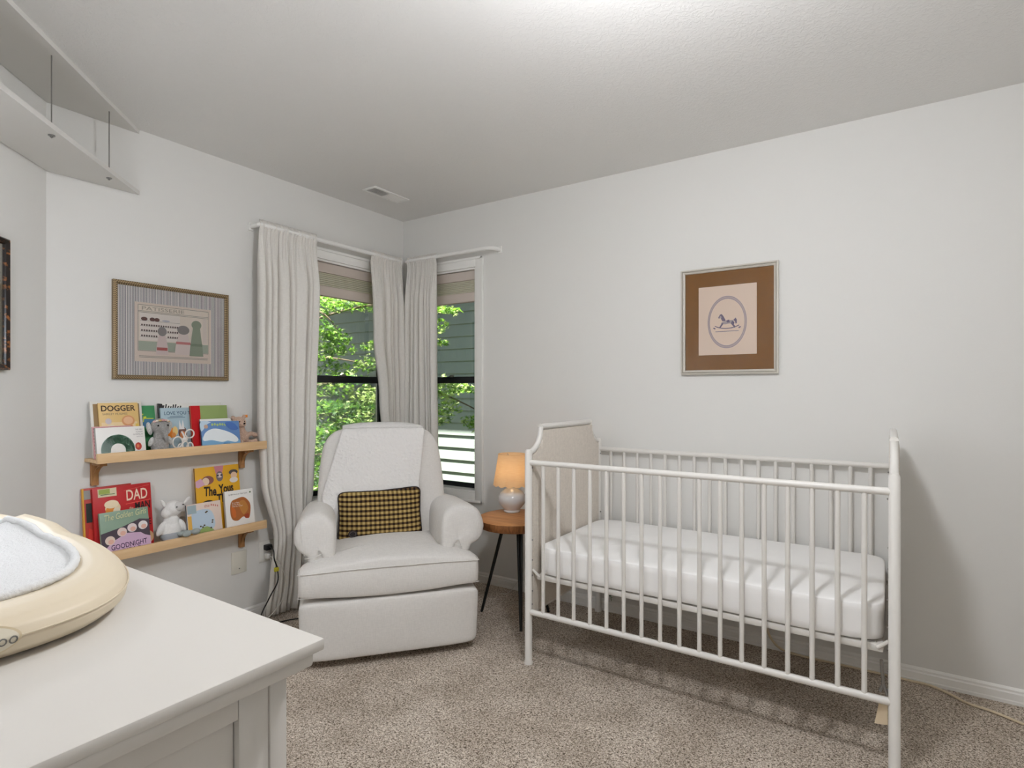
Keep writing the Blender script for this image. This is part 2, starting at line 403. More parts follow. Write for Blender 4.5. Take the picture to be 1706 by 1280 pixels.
# ------------------------------------------------------------ windows: left is in the plane x=0, back in y=0
def window(name, to, a0, a1, screen=False):
    """to(a, d, z): a along the wall, d outwards from room (negative = into the room)"""
    def bx(mb, A0, A1, D0, D1, Z0, Z1, m, bev=0):
        p = to(A0, D0, Z0); q = to(A1, D1, Z1)
        mb.box(min(p[0], q[0]), max(p[0], q[0]), min(p[1], q[1]), max(p[1], q[1]), Z0, Z1, m, bev)
    w = .064
    cas = MB()
    for A0, A1, Z0, Z1 in ((a0-w, a0, WZ0-w, WZ1+w), (a1, a1+w, WZ0-w, WZ1+w), (a0, a1, WZ0-w, WZ0), (a0, a1, WZ1, WZ1+w)):
        bx(cas, A0, A1, -.012, 0, Z0, Z1, TRIM, .003)
    for A0, A1, Z0, Z1 in ((a0-w, a0-w+.016, WZ0-w, WZ1+w), (a1+w-.016, a1+w, WZ0-w, WZ1+w), (a0-w, a1+w, WZ0-w, WZ0-w+.016), (a0-w, a1+w, WZ1+w-.016, WZ1+w)):
        bx(cas, A0, A1, -.020, -.012, Z0, Z1, TRIM, .003)
    root = struct(name, cas)
    j = MB(); t = .012
    bx(j, a0, a0+t, 0, .14, WZ0, WZ1, TRIM); bx(j, a1-t, a1, 0, .14, WZ0, WZ1, TRIM)
    bx(j, a0+t, a1-t, 0, .14, WZ0, WZ0+t, TRIM); bx(j, a0+t, a1-t, 0, .14, WZ1-t, WZ1, TRIM); j.build('jamb', root)
    b0, b1, z0, z1 = a0+t, a1-t, WZ0+t, WZ1-t
    zm = 1.298
    s = MB()  # upper sash, outer
    for A0, A1, Z0, Z1 in ((b0, b0+.022, zm, z1), (b1-.022, b1, zm, z1), (b0, b1, z1-.02, z1), (b0, b1, zm, zm+.034)):
        bx(s, A0, A1, .095, .115, Z0, Z1, BLACKM, .002)
    up = s.build('upper_sash', root)
    g = MB(); bx(g, b0+.02, b1-.02, .103, .106, zm+.03, z1-.018, GLASS); g.build('pane', up)
    s = MB()
    for A0, A1, Z0, Z1 in ((b0, b0+.034, z0, zm+.03), (b1-.034, b1, z0, zm+.03), (b0, b1, z0, z0+.03), (b0, b1, zm-.012, zm+.03)):
        bx(s, A0, A1, .07, .092, Z0, Z1, BLACKM, .002)
    lo = s.build('lower_sash', root)
    g = MB(); bx(g, b0+.03, b1-.03, .080, .083, z0+.026, zm-.008, GLASS); g.build('pane', lo)
    l = MB(); am = (b0+b1)/2; bx(l, am-.02, am+.02, .062, .072, zm+.03, zm+.04, CHROME, .002); bx(l, am-.005, am+.03, .06, .066, zm+.036, zm+.044, CHROME, .002); l.build('latch', lo)
    if screen:
        g = MB(); bx(g, b0+.01, b1-.01, .122, .1225, z0, zm+.01, SCREEN); g.build('insect_screen', root)
    return root
LW = lambda a, d, z: (-d, a, z)
BW = lambda a, d, z: (a, d, z)
window('window_1', LW, -.86, -.12, True)
window('window_2', BW, .12, .648)
def raised_shade(name, to, a0, a1, label):
    t = thing(name, label, 'window shade', to((a0+a1)/2, .03, 1.82))
    def bx(mb, D0, D1, Z0, Z1, m, bev=.002):
        p = to(a0+.016, D0, Z0); q = to(a1-.016, D1, Z1)
        mb.box(min(p[0], q[0]), max(p[0], q[0]), min(p[1], q[1]), max(p[1], q[1]), Z0, Z1, m, bev)
    m = MB(); bx(m, .012, .058, 1.965, 2.024, SHADEFAB); m.build('headrail', t)
    m = MB()
    for i in range(7):
        z = 1.885+i*.0115; bx(m, .022, .052, z, z+.0105, SHADEBAND, .004)
    m.build('pleats', t)
    m = MB(); bx(m, .016, .054, 1.822, 1.884, SHADEFAB, .004); m.build('bottom_rail', t)
raised_shade('window_shade', LW, -.86, -.12, 'raised pale folding shade at the top of the wider window by the armchair')
raised_shade('window_shade', BW, .12, .648, 'raised pale folding shade at the top of the narrow window nearest the crib')

# ------------------------------------------------------------ curtain rods and curtains
def rod(label, pts):
    t = thing('curtain_rod', label, 'curtain rod', pts[0])
    m = MB(); m.tube(spline(pts, 6), .0125, TRIM, 12); m.build('rod', t)
    m = MB(); p = pts[-1]; q = pts[0]
    for e in (p, q):
        if abs(e[0]) < .02: m.box(0, .008, e[1]-.014, e[1]+.014, e[2]-.022, e[2]+.022, TRIM, .002)
        else: m.box(e[0]-.014, e[0]+.014, -.008, 0, e[2]-.022, e[2]+.022, TRIM, .002)
    m.build('bracket', t)
RZ = 2.125
rod('white curtain rod over the wider window on the shelf wall', [(.01, -1.168, RZ), (.06, -1.165, RZ), (.085, -1.14, RZ), (.085, -.9, RZ), (.085, -.3, RZ), (.085, -.13, RZ), (.06, -.11, RZ), (.01, -.11, RZ)])
rod('white curtain rod over the narrow window, its bare end beside the frame', [(.11, -.01, RZ), (.11, -.06, RZ), (.13, -.085, RZ), (.3, -.085, RZ), (.72, -.085, RZ), (.80, -.08, RZ), (.83, -.055, RZ), (.842, -.01, RZ)])
def curtain(label, to, edges, ztop, zbot, folds, amp, seed):
    """edges: list of (z, a_left, a_right); to(a, d, z) with d distance from the wall"""
    t = thing('curtain', label, 'curtain', to((edges[-1][1]+edges[-1][2])/2, .08, zbot), group='linen curtains at the corner windows')
    rnd = random.Random(seed)
    ph = [rnd.uniform(-.5, .5) for _ in range(40)]
    def edge(z):
        for (z1, l1, r1), (z2, l2, r2) in zip(edges, edges[1:]):
            if z <= z1 and z >= z2:
                k = (z1-z)/(z1-z2) if z1 > z2 else 0; k = k*k*(3-2*k)
                return l1+(l2-l1)*k, r1+(r2-r1)*k
        return edges[-1][1:]
    def fn(u, v):
        z = ztop+(zbot-ztop)*v**1.25
        l, r = edge(z)
        g = min(1, max(0, (ztop-.035-z)/.30)); g = g*g*(3-2*g)
        uu = u+.012*math.sin(v*5+seed)*math.sin(PI*u)
        k = 0
        while k < len(folds)-2 and uu > folds[k+1][0]: k += 1
        a0, a1 = folds[k][0], folds[k+1][0]; tt = min(1, max(0, (uu-a0)/(a1-a0)))
        wdt = (a1-a0)*(r-l)
        h = min(amp, wdt*1.1)*math.sin(PI*tt)**.45 * (1-.45*folds[k][1]*math.sin(PI*tt)) + folds[k][1]*amp*.18*math.sin(tt*2*PI*1.5+seed)
        deep = folds[k][2]*(1-tt)+folds[k+1][2]*tt
        small = .0045*math.sin(u*len(folds)*2.9*2*PI+seed)+.003*math.sin(u*len(folds)*5.1*2*PI+2*seed)
        d = .075+(.012-.055*deep*.5)*g + h*(.18+.82*g) + small*(1-g)
        a = l+(r-l)*u
        if z > ztop-.06: d += .011*math.sin(PI*(ztop-z)/.06)
        d += .006*math.sin(v*4+u*9+seed)*g
        return to(a, max(.012, d), z)
    m = MB(); m.grid(fn, 150, 56, DRAPE)
    o = m.build('panel', t, sharp=0)
    sd = o.modifiers.new('thick', 'SOLIDIFY'); sd.thickness = .0025; sd.offset = 0
    return t
LWi = lambda a, d, z: (d, a, z)
BWi = lambda a, d, z: (a, -d, z)
curtain('long off-white curtain beside the bookshelves, its hem at the carpet', LWi, [(2.16, -1.168, -.80), (1.88, -1.18, -.80), (1.08, -1.178, -.83), (.76, -1.156, -.85), (.41, -1.075, -.875), (.2, -1.10, -.885), (0.0, -1.13, -.90)], 2.152, .012, [(0, 0, .3), (.115, 0, .8), (.215, 0, .3), (.33, .2, 1.0), (.515, 1.0, 1.0), (.80, .8, .2), (1, 0, 0)], .068, 1)
curtain('off-white curtain in the corner on the rod of the wider window', LWi, [(2.16, -.378, -.10), (1.6, -.36, -.10), (1.2, -.31, -.09), (.8, -.27, -.09), (0.0, -.27, -.10)], 2.15, .012, [(0, .6, 0), (.40, .3, 1), (.56, 0, .8), (.68, 0, .8), (.82, 0, .6), (1, 0, .5)], .05, 3)
curtain('off-white curtain in the corner on the rod of the narrow window', BWi, [(2.16, .115, .377), (1.5, .11, .385), (.8, .10, .40), (0.0, .10, .41)], 2.15, .012, [(0, 0, .4), (.15, 0, .8), (.30, 0, .6), (.46, .2, .8), (.62, .4, .6), (.74, .7, .3), (1, 0, 0)], .05, 8)

# ------------------------------------------------------------ ceiling register
t = thing('ceiling_vent', 'small louvred vent set in the ceiling near the window corner', 'vent', (.32, -.474, H-.004))
m = MB()
x0, x1, y0, y1 = .265, .376, -.62, -.33
for a in ((x0, x0+.018, y0, y1), (x1-.018, x1, y0, y1), (x0+.018, x1-.018, y0, y0+.018), (x0+.018, x1-.018, y1-.018, y1), (x0+.018, x1-.018, -.482, -.472)):
    m.box(a[0], a[1], a[2], a[3], H-.008, H-.001, TRIM, .002)
m.build('frame', t)
for k in range(7):
    m = MB(); xx = x0+.022+k*.0105
    m.add([(xx, y0+.018, H-.002), (xx+.002, y0+.018, H-.0015), (xx+.009, y0+.018, H-.008), (xx+.007, y0+.018, H-.0085), (xx, -.482, H-.002), (xx+.002, -.482, H-.0015), (xx+.009, -.482, H-.008), (xx+.007, -.482, H-.0085)],
          [[0, 1, 2, 3], [7, 6, 5, 4], [0, 4, 5, 1], [1, 5, 6, 2], [2, 6, 7, 3], [3, 7, 4, 0]], TRIM)
    m.add([(xx+.008, -.472, H-.0015), (xx+.010, -.472, H-.002), (xx+.003, -.472, H-.0085), (xx+.001, -.472, H-.008), (xx+.008, y1-.018, H-.0015), (xx+.010, y1-.018, H-.002), (xx+.003, y1-.018, H-.0085), (xx+.001, y1-.018, H-.008)],
          [[0, 1, 2, 3], [7, 6, 5, 4], [0, 4, 5, 1], [1, 5, 6, 2], [2, 6, 7, 3], [3, 7, 4, 0]], TRIM)
    m.build('louvre', t)
m = MB(); m.box(x0+.016, x1-.016, y0+.016, y1-.016, H-.0012, H-.0004, DARK); m.build('duct_shade', t)  # dark sheet painted as the shade behind the louvres

# ------------------------------------------------------------ corner shelves near the ceiling
def diag_shelf(name, label, z0, z1):
    t = thing(name, label, 'shelf', (.3, -2.2, z0))
    s0, s1 = -1.716, -2.067
    e = .002
    poly = [(e, s0-e), (e, s1+.001), (DX-.03, s1-DX+.034), (YF*-1+s0-.02, YF+.02)]
    m = MB(); m.prism(poly, ident, z0, z1, SHELFW); m.build('board', t)
    return t
diag_shelf('ceiling_board', 'white board fixed flat against the ceiling over the hanging shelf', 2.4205, 2.4395)
t = diag_shelf('hanging_shelf', 'white shelf board hung below the ceiling on thin metal rods', 2.138, 2.157)
for (x, y) in ((.128, -1.890), (.419, -2.182), (.71, -2.473)):
    m = MB(); m.tube([(x, y, 2.128), (x, y, 2.4204)], .0022, CHROME, 8); r = m.build('rod', t)
    m = MB(); m.lathe([(0, -.008), (.005, -.008), (.005, -.003), (.011, -.003), (.011, 0), (0, 0)], (x, y, 2.138), CHROME, 12); m.build('nut', r)

# ------------------------------------------------------------ framed pictures
def frame_ring(m, o, ux, uy, n, w, h, prof, material):
    """prof: list of (inset, height) from the outside to the inside"""
    vs = []; cn = [(0, 0), (w, 0), (w, h), (0, h)]; sg = [(1, 1), (-1, 1), (-1, -1), (1, -1)]
    for (cx, cy), (sx, sy) in zip(cn, sg):
        for i, d in prof: vs.append(o+ux*(cx+sx*i)+uy*(cy+sy*i)+n*d)
    k = len(prof); fs = []
    for a in range(4):
        b = (a+1) % 4
        for i in range(k-1): fs.append([a*k+i, b*k+i, b*k+i+1, a*k+i+1])
    m.add(vs, fs, material)
def picture(name, label, o, ux, n, w, h, prof, fmat, mat_m, paper, paper_m):
    o = Vector(o); ux = Vector(ux); n = Vector(n); uy = Vector((0, 0, 1))
    t = thing(name, label, 'picture', o+ux*(w/2))
    m = MB(); frame_ring(m, o, ux, uy, n, w, h, prof, fmat); m.build('frame', t)
    i = prof[-1][0]-.001
    def quad(mb, a0, a1, b0, b1, d, mm): mb.add([o+ux*a0+uy*b0+n*d, o+ux*a1+uy*b0+n*d, o+ux*a1+uy*b1+n*d, o+ux*a0+uy*b1+n*d, o+ux*a0+uy*b0+n*(d-.002), o+ux*a1+uy*b0+n*(d-.002), o+ux*a1+uy*b1+n*(d-.002), o+ux*a0+uy*b1+n*(d-.002)], [[0, 1, 2, 3], [7, 6, 5, 4], [0, 4, 5, 1], [1, 5, 6, 2], [2, 6, 7, 3], [3, 7, 4, 0]], mm)
    m = MB(); quad(m, i, w-i, i, h-i, .008, mat_m); m.build('mat_board', t)
    m = MB(); a0, a1, b0, b1 = paper; quad(m, a0, a1, b0, b1, .0095, paper_m); p = m.build('print', t)
    m = MB(); quad(m, i, w-i, i, h-i, .0135, PICGLASS); m.build('glass', t)
    return t, p, Print(o+n*.0096+ux*a0+uy*b0, ux, uy, n)
# rocking horse print on the back wall
SILV = mat('silver_frame', (206, 201, 192), .35, metal=.25)
BROWNM = weave_mat('brown_mat_linen', (132, 90, 44), 600, .06)
PAPER = mat('print_paper', (236, 212, 192), .8)
t, p, P = picture('framed_print', 'silver framed oval print of a toy horse on a brown mat over the crib', (1.99, -.001, 1.317), (1, 0, 0), (0, -1, 0), .464, .537,
                  [(0, 0), (0, .020), (.007, .022), (.009, .014), (.013, .018), (.021, .014), (.022, .008)], SILV, BROWNM, (.089, .366, .097, .442), PAPER)
W_, H_ = .277, .345
col = (168, 152, 162)
oc = (W_*.50, H_*.47); n = 64
for (f0, f1, c) in ((1.0, .90, (188, 168, 164)), (1.005, .985, (150, 136, 152)), (.915, .895, (150, 136, 152))):
    P.k += 1
    for i in range(n):
        a0, a1 = 2*PI*i/n, 2*PI*(i+1)/n; rx, ry = W_*.335, H_*.375
        P.poly([(oc[0]+rx*f0*math.cos(a0), oc[1]+ry*f0*math.sin(a0)), (oc[0]+rx*f0*math.cos(a1), oc[1]+ry*f0*math.sin(a1)), (oc[0]+rx*f1*math.cos(a1), oc[1]+ry*f1*math.sin(a1)), (oc[0]+rx*f1*math.cos(a0), oc[1]+ry*f1*math.sin(a0))], c, True)
def hp(l): return [(oc[0]+x/100*W_, oc[1]+y/100*W_) for x, y in l]
dk = (112, 98, 122)
P.poly(hp([(-8, 1), (-2, 2), (4, 3), (10, 3), (13, -1), (10, -4), (4, -3), (-3, -4), (-8, -3)]), (176, 160, 160))
P.poly(hp([(-8, 2), (-11, 8), (-14, 7), (-15, 9), (-12, 14), (-9, 15), (-6, 11), (-3, 5), (-2, 2)]), dk)
P.poly(hp([(-10, 7), (-13, 8), (-12, 12), (-9, 10)]), (176, 160, 160))
P.poly(hp([(-9, 0), (-10, -4), (-14, -10), (-12, -11), (-8, -6), (-6, -3)]), dk)
P.poly(hp([(9, 2), (13, -1), (12, -5), (15, -10), (13, -11), (9, -6), (7, -3)]), dk)
P.poly(hp([(11, 3), (15, 7), (17, 3), (17, -3), (15, -4), (14, 0)]), dk)
P.poly(hp([(-1, 3), (4, 4), (5, -1), (0, -1)]), dk)
for q in range(16):
    def rk(k):
        a = math.radians(232+k*76/16); return (34*math.cos(a), 34*math.sin(a)*.7+12.3)
    p0, p1 = rk(q), rk(q+1)
    P.line(oc[0]+p0[0]/100*W_, oc[1]+p0[1]/100*W_, oc[0]+p1[0]/100*W_, oc[1]+p1[1]/100*W_, .0042, dk)
for s in (-1, 1):
    P.line(oc[0]+s*.20*W_, oc[1]-.115*W_, oc[0]+s*.235*W_, oc[1]-.095*W_, .006, dk)
P.line(oc[0]-.20*W_, oc[1]-.165*W_, oc[0]+.2*W_, oc[1]-.165*W_, .003, (140, 126, 140))
P.mb.build('drawing', p)

# shop picture with striped mat on the left wall
GOLDF = mat('bronze_frame', (120, 98, 70), .45, metal=.35)
def beads(m):
    nt, b = nodes(m); tc = nt.nodes.new('ShaderNodeTexCoord')
    w = nt.nodes.new('ShaderNodeTexChecker'); w.inputs['Scale'].default_value = 210
    w.inputs['Color1'].default_value = lin((170, 148, 112)); w.inputs['Color2'].default_value = lin((84, 66, 46))
    nt.links.new(tc.outputs['Object'], w.inputs['Vector']); nt.links.new(w.outputs['Color'], b.inputs['Base Color'])
beads(GOLDF)
def stripe_mat():
    m = mat('striped_mat_board', (200, 195, 190), .8)
    nt, b = nodes(m); tc = nt.nodes.new('ShaderNodeTexCoord'); sx = nt.nodes.new('ShaderNodeSeparateXYZ')
    mu = nt.nodes.new('ShaderNodeMath'); mu.operation = 'MULTIPLY'; mu.inputs[1].default_value = 150
    fr = nt.nodes.new('ShaderNodeMath'); fr.operation = 'FRACT'; gt = nt.nodes.new('ShaderNodeMath'); gt.operation = 'GREATER_THAN'; gt.inputs[1].default_value = .45
    mx = nt.nodes.new('ShaderNodeMixRGB'); mx.inputs['Color1'].default_value = lin((112, 110, 120)); mx.inputs['Color2'].default_value = lin((232, 226, 222))
    nt.links.new(tc.outputs['Object'], sx.inputs[0]); nt.links.new(sx.outputs['Y'], mu.inputs[0]); nt.links.new(mu.outputs[0], fr.inputs[0]); nt.links.new(fr.outputs[0], gt.inputs[0])
    nt.links.new(gt.outputs[0], mx.inputs['Fac']); nt.links.new(mx.outputs['Color'], b.inputs['Base Color'])
    return m
t, p, P = picture('framed_print', 'bronze framed landscape print on a finely striped mat above the bookshelves', (.001, -1.831, 1.287), (0, 1, 0), (1, 0, 0), .53, .445,
                  [(0, 0), (0, .018), (.006, .022), (.012, .022), (.014, .016), (.019, .013), (.0195, .008)], GOLDF, stripe_mat(), (.089, .441, .083, .357), mat('pink_print_paper', (222, 204, 192), .8))
W_, H_ = .352, .274
ln = (140, 134, 124)
P.rect(.014, .338, .05, .262, (226, 212, 198)); 
P.k += 1
for a in ((.014, .262, .338, .262), (.014, .05, .014, .262), (.338, .05, .338, .262), (.014, .05, .338, .05), (.014, .228, .338, .228), (.014, .234, .338, .234), (.018, .02, .335, .02), (.018, .026, .335, .026)): P.line(*a, .0022, ln)
P.rect(.016, .336, .052, .095, (166, 174, 156)); P.rect(.022, .2, .1, .226, (230, 220, 212)); P.rect(.31, .330, .1, .226, (220, 206, 196))
P.text('PATISSERIE', .03, .239, .19, .017, (166, 156, 142), .01)
P.k += 1
for z in (.19, .165, .14, .115): P.line(.022, z, .2, z, .0014, ln)
for (a, b, r1, r2, c) in ((.04, .198, .014, .009, (96, 58, 52)), (.075, .198, .012, .009, (96, 58, 52)), (.095, .198, .012, .009, (96, 58, 52)), (.135, .196, .018, .004, (180, 178, 190))): P.ell(a, b, r1, r2, c)
P.k += 1
for r_ in range(3):
    for i_ in range(16):
        if r_ > 0 and 6 < i_ < 11: continue
        P.ell(.03+i_*.0105, .170-r_*.025, .004, .0045, (90, 70, 66), 8, True)
for (a, top, wd, dress, band, foot) in ((.118, .145, .028, (216, 196, 192), (172, 90, 86), .035), (.215, .16, .040, (218, 202, 196), (196, 124, 122), .04), (.278, .19, .034, (140, 150, 130), (122, 134, 114), .035)):
    P.poly([(a-wd, foot), (a-wd*.9, foot+.04), (a-wd*.5, top-.012), (a+wd*.5, top-.012), (a+wd*.9, foot+.04), (a+wd, foot)], dress)
    P.rect(a-wd*.85, a+wd*.85, foot+.02 if wd < .03 else foot+.05, foot+.034 if wd < .03 else foot+.062, band)
    P.ell(a, top, wd*.72, .022, (136, 130, 128) if wd != .034 else (138, 148, 128))
P.mb.build('drawing', p)

# picture on the diagonal wall, mostly outside the frame
def tortoise():
    m = mat('tortoiseshell_frame', (40, 26, 18), .3)
    nt, b = nodes(m); tc = nt.nodes.new('ShaderNodeTexCoord'); n = nt.nodes.new('ShaderNodeTexNoise'); n.inputs['Scale'].default_value = 60; n.inputs['Detail'].default_value = 2
    r = nt.nodes.new('ShaderNodeValToRGB'); r.color_ramp.elements[0].position = .54; r.color_ramp.elements[0].color = lin((28, 20, 16)); r.color_ramp.elements[1].position = .68; r.color_ramp.elements[1].color = lin((150, 92, 48))
    nt.links.new(tc.outputs['Object'], n.inputs['Vector']); nt.links.new(n.outputs['Fac'], r.inputs['Fac']); nt.links.new(r.outputs['Color'], b.inputs['Base Color'])
    return m
q = .7071
t, p, P = picture('framed_print', 'dark tortoiseshell framed picture with a cream mat, cut off by the photo edge', (.185+.36*q+.001, -2.252-.36*q+.001, 1.309), (-q, q, 0), (q, q, 0), .36, .478,
                  [(0, 0), (0, .020), (.005, .024), (.018, .018), (.021, .012), (.0215, .008)], tortoise(), mat('cream_mat_board', (226, 218, 192), .8), (.09, .27, .11, .37), mat('sketch_paper', (214, 204, 178), .8))

# ------------------------------------------------------------ bookshelves on the left wall
def ledge(label, z):
    t = thing('picture_ledge', label, 'shelf', (.065, -1.544, z), group='pine wall shelves')
    y0, y1 = -1.934, -1.154
    m = MB(); m.box(.001, .114, y0, y1, z, z+.014, PINE, .001); m.build('board', t)
    m = MB(); m.box(.1145, .130, y0, y1, z-.002, z+.040, PINE, .0012); m.build('lip', t)
    for yy in (-1.90, -1.225):
        m = MB()
        m.box(.001, .018, yy-.014, yy+.014, z-.105, z-.0005, OAKB, .001)
        m.box(.018, .100, yy-.014, yy+.014, z-.016, z-.0005, OAKB, .001)
        pts = [(.0165, z-.095)]
        pts += [(.018+.075*(1-math.cos(a)), z-.095+.079*math.sin(a)) for a in [PI/2*i/8 for i in range(9)]]
        pts += [(.080, z-.016)]
        pts += [(.018+.060*(1-math.cos(a))+.004, z-.080+.064*math.sin(a)) for a in [PI/2*i/8 for i in range(8, -1, -1)]]
        bk = m.build('bracket', t)
        m = MB(); m.prism(pts, lambda a, b, h: (a, h, b), yy-.009, yy+.009, OAKB); m.build('brace', bk)
    return t
ledge('pine picture ledge under the striped picture, upper of the two', .928)
ledge('pine picture ledge nearest the wall outlets, lower of the two', .506)
SZ1, SZ2 = .9425, .5205
PAGES = mat('page_edges', (226, 220, 206), .8)
def book(name, label, y0, y1, zb, zt, xb, xt, th, cover, spine=None, roll=0, round_c=0, group='picture books on the wall shelves', pages=True):
    """front face leans from (xb,zb) at the shelf to (xt,zt) at the top"""
    w = y1-y0; up = Vector((xt-xb, 0, zt-zb)); h = up.length; up.normalize()
    ux = Vector((0, 1, 0)); n = Vector((up.z, 0, -up.x))
    if roll:
        R = Matrix.Rotation(-roll, 3, n); ux = R @ ux; up = R @ up
    o = Vector((xb, y0, zb))
    zmin = min(0, (ux*w).z, 0)
    o.z += .0008 - min(0, (ux*w).z) + max(0, -(n*-th).z if (n*-th).z < 0 else 0)
    t = thing(name, label, 'book', o+ux*(w/2), group=group)
    cm = mat('cover_%d_%d_%d' % tuple(cover), cover, .42)
    sm = mat('cover_%d_%d_%d' % tuple(spine), spine, .42) if spine else cm
    M = Matrix(((ux.x, up.x, n.x, o.x), (ux.y, up.y, n.y, o.y), (ux.z, up.z, n.z, o.z), (0, 0, 0, 1)))
    m = MB(); c = .0012 if th < .012 else .002
    m.box(0, w, 0, h, -c, 0, cm, .0004, M=M); m.box(0, w, 0, h, -th, -th+c, cm, .0004, M=M); m.box(0, .002, 0, h, -th+c, -c, sm, .0, M=M)
    cov = m.build('cover', t)
    m = MB(); m.box(.002, w-.002, .002, h-.002, -th+c, -c, PAGES, M=M); m.build('pages', t)
    return t, cov, Print(o, ux, up, n), w, h
# --- upper ledge
t, c, P, w, h = book('picture_book', 'green book with yellow script behind the grey elephant toy', -1.80, -1.660, SZ1, 1.163, .052, .014, .008, (64, 138, 88))
P.rect(.075, w-.004, h*.55, h*.72, (70, 118, 150)); P.text('Tr', .068, h*.66, .034, .038, (222, 224, 60), .01, 0, .3); P.line(.09, h*.735, w-.008, h*.725, .0035, (222, 224, 60), False); P.text('b', .072, h*.45, .012, .03, (222, 224, 60), .01, 0, .3)
P.mb.build('cover_print', c)
t, c, P, w, h = book('picture_book', 'large white-edged book standing behind the tan one at the left', -1.924, -1.722, SZ1, 1.186, .066, .026, .009, (216, 212, 204)); P.rect(.01, w-.01, .01, h-.012, (150, 124, 86)); P.mb.build('cover_print', c)
t, c, P, w, h = book('picture_book', 'tan book with a large dark title at the left end of the upper ledge', -1.898, -1.742, SZ1, 1.178, .079, .0385, .009, (218, 184, 120))
P.rect(.008, w-.008, .01, h*.64, (226, 202, 158)); P.ell(w*.28, h*.40, w*.2, h*.2, (224, 212, 184)); P.text('DOGGER', .010, h*.845, w-.022, .026, (58, 40, 34), .02); P.text('SHIRLEY HUGHES', .014, h*.775, w*.62, .009, (120, 100, 88)); 
P.ell(w*.72, h*.66, .026, .024, (208, 150, 104)); P.ell(w*.72, h*.665, .019, .017, (222, 178, 140)); P.poly([(w*.56, h*.5), (w*.62, h*.57), (w*.82, h*.57), (w*.92, h*.48), (w*.92, h*.36), (w*.55, h*.36)], (206, 132, 104)); P.ell(w*.22, h*.66, .012, .013, (196, 186, 190)); P.rect(w*.9, w-.004, h*.1, h*.6, (222, 190, 96))
P.mb.build('cover_print', c)
t, c, P, w, h = book('picture_book', 'thin pink patterned book peeking out behind the green arch book', -1.930, -1.782, SZ1, 1.078, .0925, .066, .007, (206, 160, 160))
P.k += 1
for i in range(12): P.poly([(.006+i*.0118, h-.004), (.012+i*.0118, h-.018), (.018+i*.0118, h-.004)], (160, 78, 84), True)
for i in range(9): P.poly([(.003, .01+i*.014), (.009, .017+i*.014), (.003, .022+i*.014)], (160, 78, 84), True)
P.mb.build('cover_print', c)
t, c, P, w, h = book('board_book', 'white board book with a green painted arch and a red disc', -1.926, -1.736, SZ1, 1.072, .1115, .088, .017, (232, 230, 226), (190, 190, 186))
# plain painted arch and disc
cols = [(150, 182, 166), (112, 156, 128), (92, 142, 112), (74, 122, 94), (96, 138, 112), (70, 112, 88)]
P.k += 1
for i in range(26):
    a = PI*(1.02-i/25*1.04); rx, ry = .047, .045
    P.ell(.080+rx*math.cos(a), .032+ry*math.sin(a)*1.05, .019, .020, cols[(i*5) % 6] if i > 7 else (176, 198, 190), 14, True)
P.ell(.160, .042, .013, .017, (178, 62, 52)); P.ell(.158, .043, .006, .008, (206, 120, 80))
for i, (tx, ww) in enumerate((('THE VERY', .030), ('HUNGRY', .028), ('CATERPILLAR', .040), ('by Eric Carle', .026))): P.text(tx, w-.008-ww, h-.018-i*.0105, ww, .006, (150, 146, 150))
P.mb.build('cover_print', c)
t, c, P, w, h = book('picture_book', 'white book with black ink marks rising behind the blue one', -1.645, -1.340, SZ1, 1.172, .046, .014, .010, (222, 220, 214), (44, 42, 42))
P.poly([(0, h), (0, h*.3), (.012, h*.3), (.012, h*.86), (.03, h*.88), (.018, h-.002)], (46, 44, 44))
P.k += 1
for i in range(9): P.line(.01+i*.011, h-.028+.004*math.sin(i*2.1), .016+i*.011, h-.01-.006*math.cos(i*1.7), .006, (54, 52, 52))
P.mb.build('cover_print', c)
t, c, P, w, h = book('picture_book', 'grey blue book with an orange patch behind the white ring toy', -1.642, -1.450, SZ1, 1.150, .061, .031, .011, (162, 184, 194))
P.text('LOVE YOU TO', .016, h*.84, .138, .016, (60, 82, 104), .01); P.k += 1; P.line(.03, h*.77, .11, h*.775, .003, (104, 124, 140)); P.line(.04, h*.80, .10, h*.805, .003, (104, 124, 140))
P.ell(.036, h*.44, .019, .029, (224, 130, 34)); P.ell(.060, h*.47, .012, .022, (232, 200, 130)); P.ell(.052, h*.38, .01, .012, (226, 150, 80)); P.ell(.094, h*.42, .020, .030, (112, 80, 70)); P.ell(.094, h*.37, .013, .018, (206, 130, 80)); P.poly([(.078, h*.5), (.082, h*.72), (.09, h*.55), (.098, h*.72), (.104, h*.5)], (224, 222, 220))
P.mb.build('cover_print', c)
t, c, P, w, h = book('picture_book', 'plain green book with a wide bright red spine', -1.512, -1.328, SZ1, 1.158, .076, .0465, .013, (140, 160, 96), (178, 22, 26))
P.rect(0, .046, 0, h, (188, 18, 24)); P.mb.build('spine_band', c, label='bright red spine band')
t, c, P, w, h = book('picture_book', 'thin white book showing only its top edge behind the blue snowy one', -1.476, -1.318, SZ1, 1.092, .0885, .066, .007, (228, 226, 222), (60, 80, 76))
t, c, P, w, h = book('picture_book', 'blue book with a white snowy hump at the right of the upper ledge', -1.484, -1.288, SZ1, 1.076, .1075, .081, .0115, (96, 134, 186), (40, 66, 82), roll=.03)
